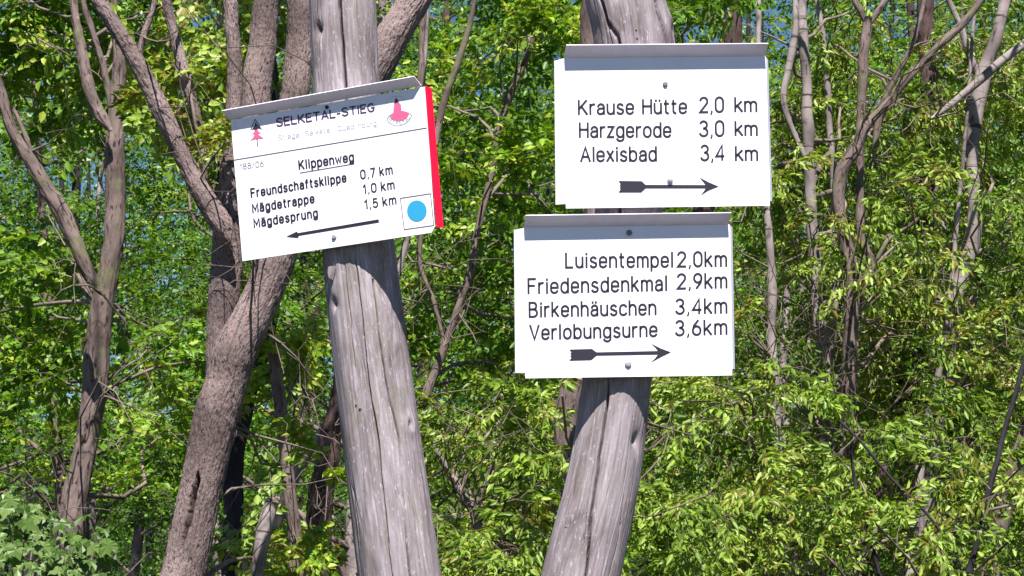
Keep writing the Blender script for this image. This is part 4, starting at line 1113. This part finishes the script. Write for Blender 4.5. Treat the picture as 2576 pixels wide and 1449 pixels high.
# dark whippy saplings, lower right
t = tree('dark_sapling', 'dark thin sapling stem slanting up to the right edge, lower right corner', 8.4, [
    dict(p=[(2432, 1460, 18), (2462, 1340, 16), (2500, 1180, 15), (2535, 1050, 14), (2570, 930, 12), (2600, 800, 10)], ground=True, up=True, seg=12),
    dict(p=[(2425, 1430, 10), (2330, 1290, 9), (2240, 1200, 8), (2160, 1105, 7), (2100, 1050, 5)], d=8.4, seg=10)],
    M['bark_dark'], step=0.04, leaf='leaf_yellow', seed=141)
leafy(t, [(2150, 2640, 1100, 1460, 7.8, 9.4, 6)], SPR_DROOP, 0.6, 0.3, 1.0)
finish(t)
t = tree('dark_sapling', 'short dark sapling stem rising through the leaves below the crooked tree', 8.6, [
    dict(p=[(2215, 1460, 16), (2196, 1380, 14), (2170, 1290, 13), (2150, 1200, 11), (2140, 1120, 8)], ground=True, seg=10)],
    M['bark_dark'], step=0.04, leaf='leaf_yellow', seed=142)
leafy(t, [(1950, 2330, 1180, 1460, 7.8, 9.4, 4)], SPR_DROOP, 0.6, 0.3, 1.0)
finish(t)

# ------------------------------------------------------------------ maple sapling with big pale leaves, lower left
LOBES = [(0, 0), (.10, -.03), (.30, .16), (.46, .12), (.40, .30), (.52, .46), (.33, .50), (.24, .62), (.16, .86), (0, 1.0)]
half = LOBES; outl = half + [(-x, y) for x, y in half[-2:0:-1]]
mv = [(0, 0.42, 0.03)] + [(x, y, (-0.10 if i % 2 else 0.05) + 0.12 * abs(x) - 0.30 * y * y) for i, (x, y) in enumerate(outl)]
maple_me = bpy.data.meshes.new('maple_leaf'); nn_ = len(outl)
maple_me.from_pydata(mv, [], [(0, 1 + i, 1 + (i + 1) % nn_) for i in range(nn_)])
maple_me.update(); maple_me.materials.append(M['leaf_maple'])
def maple_variant(t_):
    m_ = maple_me.copy(); a_ = m_.attributes.new('tint', 'FLOAT', 'FACE')
    a_.data.foreach_set('value', np.full(len(m_.polygons), t_, np.float32)); return m_
MV = [maple_variant(x) for x in (0.1, 0.35, 0.55, 0.75, 1.0)]
rng = np.random.default_rng(3)
base = at(90, 1449, 5.6)
mroot = empty('maple_sapling', (base.x, base.y, 0)); tag(mroot, 'maple sapling with large pale green leaves in the lower left corner', 'sapling')
B = Tubes(); tips = []
hub = np.array([base.x, base.y, base.z - 0.45])
B.add(catmull([[base.x, base.y, -0.05, 0.012], [base.x + 0.02, base.y, 0.7, 0.010], [*hub, 0.008]], 0.05), 8)
for (x, y, dd) in [(20, 1300, 5.6), (60, 1360, 5.5), (110, 1330, 5.7), (150, 1370, 5.5), (205, 1360, 5.6), (240, 1400, 5.5), (30, 1430, 5.4), (100, 1420, 5.4), (175, 1440, 5.4), (250, 1350, 5.7), (90, 1290, 5.8), (0, 1370, 5.6), (130, 1400, 5.6), (200, 1420, 5.6), (60, 1320, 5.8)]:
    e = np.array(at(x, y, dd)); m_ = (hub + e) / 2 + rng.normal(0, 0.02, 3)
    B.add(catmull([[*hub, 0.005], [*m_, 0.0035], [*e, 0.0018]], 0.03), 5); tips.append(e)
B.build('stem', M['twig'], mroot, origin=(base.x, base.y, 0), smooth=True)
for e in tips:
    for k in range(9):
        o = link('leaf', MV[rng.integers(5)], None, mroot)
        s_ = rng.uniform(0.03, 0.062)
        d_ = Vector((rng.normal(0, 0.8), rng.normal(-0.5, 0.5), rng.uniform(-0.9, 0.15))).normalized()
        n_ = Vector((rng.normal(0, 0.4), -0.45 + rng.normal(0, 0.3), 0.9)); n_ = (n_ - d_ * n_.dot(d_)).normalized()
        x_ = d_.cross(n_)
        p_ = Vector(e) + Vector(rng.normal(0, 0.03, 3)) - Vector((base.x, base.y, 0))
        o.matrix_local = Matrix(((x_.x, d_.x, n_.x, p_.x), (x_.y, d_.y, n_.y, p_.y), (x_.z, d_.z, n_.z, p_.z), (0, 0, 0, 1))) @ Matrix.Scale(s_, 4)

# ------------------------------------------------------------------ wood behind: shared tree kinds copied about
def wood_tree(seed, H, rad, nspray, kit, leaf, bark, scale, z0=0.06, lean=0.05):
    rng = np.random.default_rng(seed)
    pts = [[0, 0, -0.15, H * 0.011]]; p = np.zeros(3); ln = rng.normal(0, lean, 2)
    for i in range(1, 9):
        z = H * i / 8; p = np.array([ln[0] * z + rng.normal(0, 0.05) * H / 10, ln[1] * z + rng.normal(0, 0.05) * H / 10, z])
        pts.append([*p, H * 0.010 * (1 - 0.85 * i / 8) + 0.006])
    C = catmull(pts, 0.25); T = Tubes(); T.add(C, 10)
    root = empty('wood_tree'); c = Crown(rng)
    nb = nspray // 4
    for k in range(nb):
        f = rng.uniform(z0, 0.97); i = int(f * (len(C) - 1)); a = C[i]
        an = rng.uniform(0, 2 * math.pi); env = rad * (math.sin(math.pi * min(1, f * 0.85 + 0.12)) ** 0.6) * rng.uniform(0.35, 1.05)
        e = a[:3] + np.array([math.cos(an) * env, math.sin(an) * env, rng.uniform(0.1, 0.7) * env + 0.1])
        pl = c.bough(a[:3], e, min(a[3] * 0.5, 0.03), 0.005, sag=0.05, seg=4)
        dv0 = pl[-1, :3] - pl[-2, :3]; dv0 /= np.linalg.norm(dv0) + 1e-9
        for q in range(4):
            pp = pl[-1 - int(q * len(pl) * 0.2), :3]
            dv = dv0 + rng.normal(0, 0.7, 3); dv[2] *= 0.6
            c.spray(pp + rng.normal(0, 0.12, 3), dv, scale * rng.uniform(0.7, 1.2), kit, 0.1, 0.9, twigs=(q == 0))
    T.build('trunk', bark, root)
    c.B.build('branches', M['bark_grey'], root, kind='stuff', smooth=False)
    link('crown', leaves_mesh_simple('crown', c.V, c.T), M[leaf], root, kind='stuff')
    return root
KINDS = [wood_tree(201, 8.5, 1.9, 100, SPR_UP, 'leaf_mid', M['bark_grey'], 1.15),
         wood_tree(202, 9.5, 2.1, 104, SPR_UP, 'leaf_deep', M['bark_dark'], 1.2),
         wood_tree(203, 7.0, 1.7, 88, SPR_UP, 'leaf_mid', M['bark_pale'], 1.1),
         wood_tree(204, 10.5, 2.2, 104, SPR_UP, 'leaf_deep', M['bark_red'], 1.2)]
KL = ['slim leafy tree with grey trunk, one of many in the sunlit wood behind the posts',
      'tall deep green tree with dark trunk, one of many in the wood behind the posts',
      'short bright green tree with pale stem, one of many in the wood behind the posts',
      'tall deep green tree with brown trunk, one of many in the wood behind the posts']
KG = ['slim grey-trunked trees in the wood', 'tall dark-trunked trees in the wood', 'short pale-stemmed trees in the wood', 'tall brown-trunked trees in the wood']
used = set(); PLACED = []
def place(k, x, y, s, rz):
    src = KINDS[k]
    if k in used:
        o = src.copy(); COL.objects.link(o)
        for ch in [c_ for c_ in COL.objects if c_.parent == src]:
            c2 = ch.copy(); COL.objects.link(c2); c2.parent = o
            c2.matrix_parent_inverse = Matrix.Identity(4)
    else:
        o = src; used.add(k)
    z = float(ground_z(np.array([x]), np.array([y]))[0])
    o.location = (x, y, z); o.rotation_euler = (0, 0, rz); o.scale = (s, s, s * 1.02)
    tag(o, KL[k], 'tree', KG[k]); PLACED.append((k, o))
rw = random.Random(5)
spots = []
for band, (y0, y1, n) in enumerate([(13.5, 17, 9), (18, 24, 12), (25, 33, 13), (34, 46, 14)]):
    for i in range(n):
        y = rw.uniform(y0, y1); half_w = 0.27 * y + 0.8
        x = -half_w + 2 * half_w * (i + rw.uniform(0.1, 0.9)) / n
        spots.append((x, y, band))
for (x, y, band) in spots:
    if band and -0.26 < x / y < -0.09 and rw.random() < 0.42: continue
    k = rw.choice([0, 1, 2, 3]) if band else rw.choice([0, 2, 2, 1])
    place(k, x, y, [0.85, 1.0, 1.15, 1.45][band] * rw.uniform(0.85, 1.15), rw.uniform(0, 6.28))

ZONES = [(-200, 180, 'at the left edge'), (180, 420, 'just right of the forked left tree'), (420, 780, 'behind the rough tree'), (780, 1080, 'behind the left post'),
         (1080, 1420, 'in the gap between the posts'), (1420, 1860, 'behind the right post'), (1860, 2110, 'just right of the stacked signs'),
         (2110, 2360, 'behind the crooked tree'), (2360, 2900, 'at the right edge')]
KD = ['slim grey-trunked green tree', 'tall dark-trunked green tree', 'short bright green tree', 'tall brown-trunked green tree']
ORD = ['nearest', 'second', 'third', 'fourth', 'fifth', 'sixth', 'seventh', 'eighth']
buckets = {}
for k, o in PLACED:
    px = 1288 + FPX * o.location.x / (o.location.y * cp)
    z_ = [z for z in ZONES if z[0] <= px < z[1]] or [ZONES[-1] if px > 0 else ZONES[0]]
    buckets.setdefault((k, z_[0][2]), []).append(o)
for (k, zn), lst in buckets.items():
    lst.sort(key=lambda o: o.location.y)
    for i, o in enumerate(lst):
        o['label'] = f"{KD[k]} {zn}" + (f", {ORD[i]} from the front" if len(lst) > 1 else "")

# far wood: one mass of foliage on the slope, with thin stems
rng = np.random.default_rng(77)
nc = 5200
yy = rng.uniform(46, 74, nc); xx = rng.uniform(-0.33, 0.33, nc) * yy
zz = ground_z(xx, yy) + rng.uniform(0, 1, nc) ** 1.15 * rng.uniform(12, 19, nc)
dens = vnoise(np.stack([xx * 0.30, yy * 0.05, zz * 0.34], -1), 9)
leftness = np.clip((-xx / yy) * 4.5, -0.2, 1.0)
high = np.clip((zz - CAM_Z) / yy / math.tan(R(15)), 0, 1.2)
keep = dens > (-0.48 + 0.36 * leftness * high + 0.30 * np.clip(high - 0.25, 0, 1) - 0.9 * (high < 0.56))
cen = np.stack([xx, yy, zz], -1)[keep]
per = 50
n = len(cen) * per
P = np.repeat(cen, per, 0) + rng.normal(0, 0.42, (n, 3)) * np.array([1, 1, 0.7])
A = rng.normal(0, 1, (n, 3)) + np.array([0, 0, -0.2]); N = rng.normal(0, 0.6, (n, 3)) + np.array([0, -0.2, 0.8])
Lf = rng.uniform(0.09, 0.17, n)
tn = np.clip(np.repeat(rng.uniform(0.1, 0.85, len(cen)), per) + rng.normal(0, 0.15, n), 0, 1)
v, tt = leaf_block(P, A, N, Lf, Lf * 0.62, tn)
fw = link('woodland_foliage', leaves_mesh_simple('woodland_foliage', [v], [tt]), M['leaf_deep'])
tag(fw, 'dense mass of small green leaves of the far wood, with specks of blue sky', 'foliage', kind='stuff')
T = Tubes()
for i in range(70):
    y = rng.uniform(40, 72); x = rng.uniform(-0.31, 0.31) * y; z = float(ground_z(np.array([x]), np.array([y]))[0]); h = rng.uniform(11, 18); r_ = rng.uniform(0.05, 0.13)
    l = rng.normal(0, 0.05, 2)
    T.add(catmull([[x, y, z - 0.2, r_], [x + l[0] * h * .5, y, z + h * .5, r_ * .7], [x + l[0] * h + rng.normal(0, .4), y, z + h, r_ * .25]], 0.6), 7)
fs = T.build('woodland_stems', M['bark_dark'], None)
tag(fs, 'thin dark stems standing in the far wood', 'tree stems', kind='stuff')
print('TRIS', sum(len(m_.loops) - 2 * len(m_.polygons) for m_ in bpy.data.meshes))
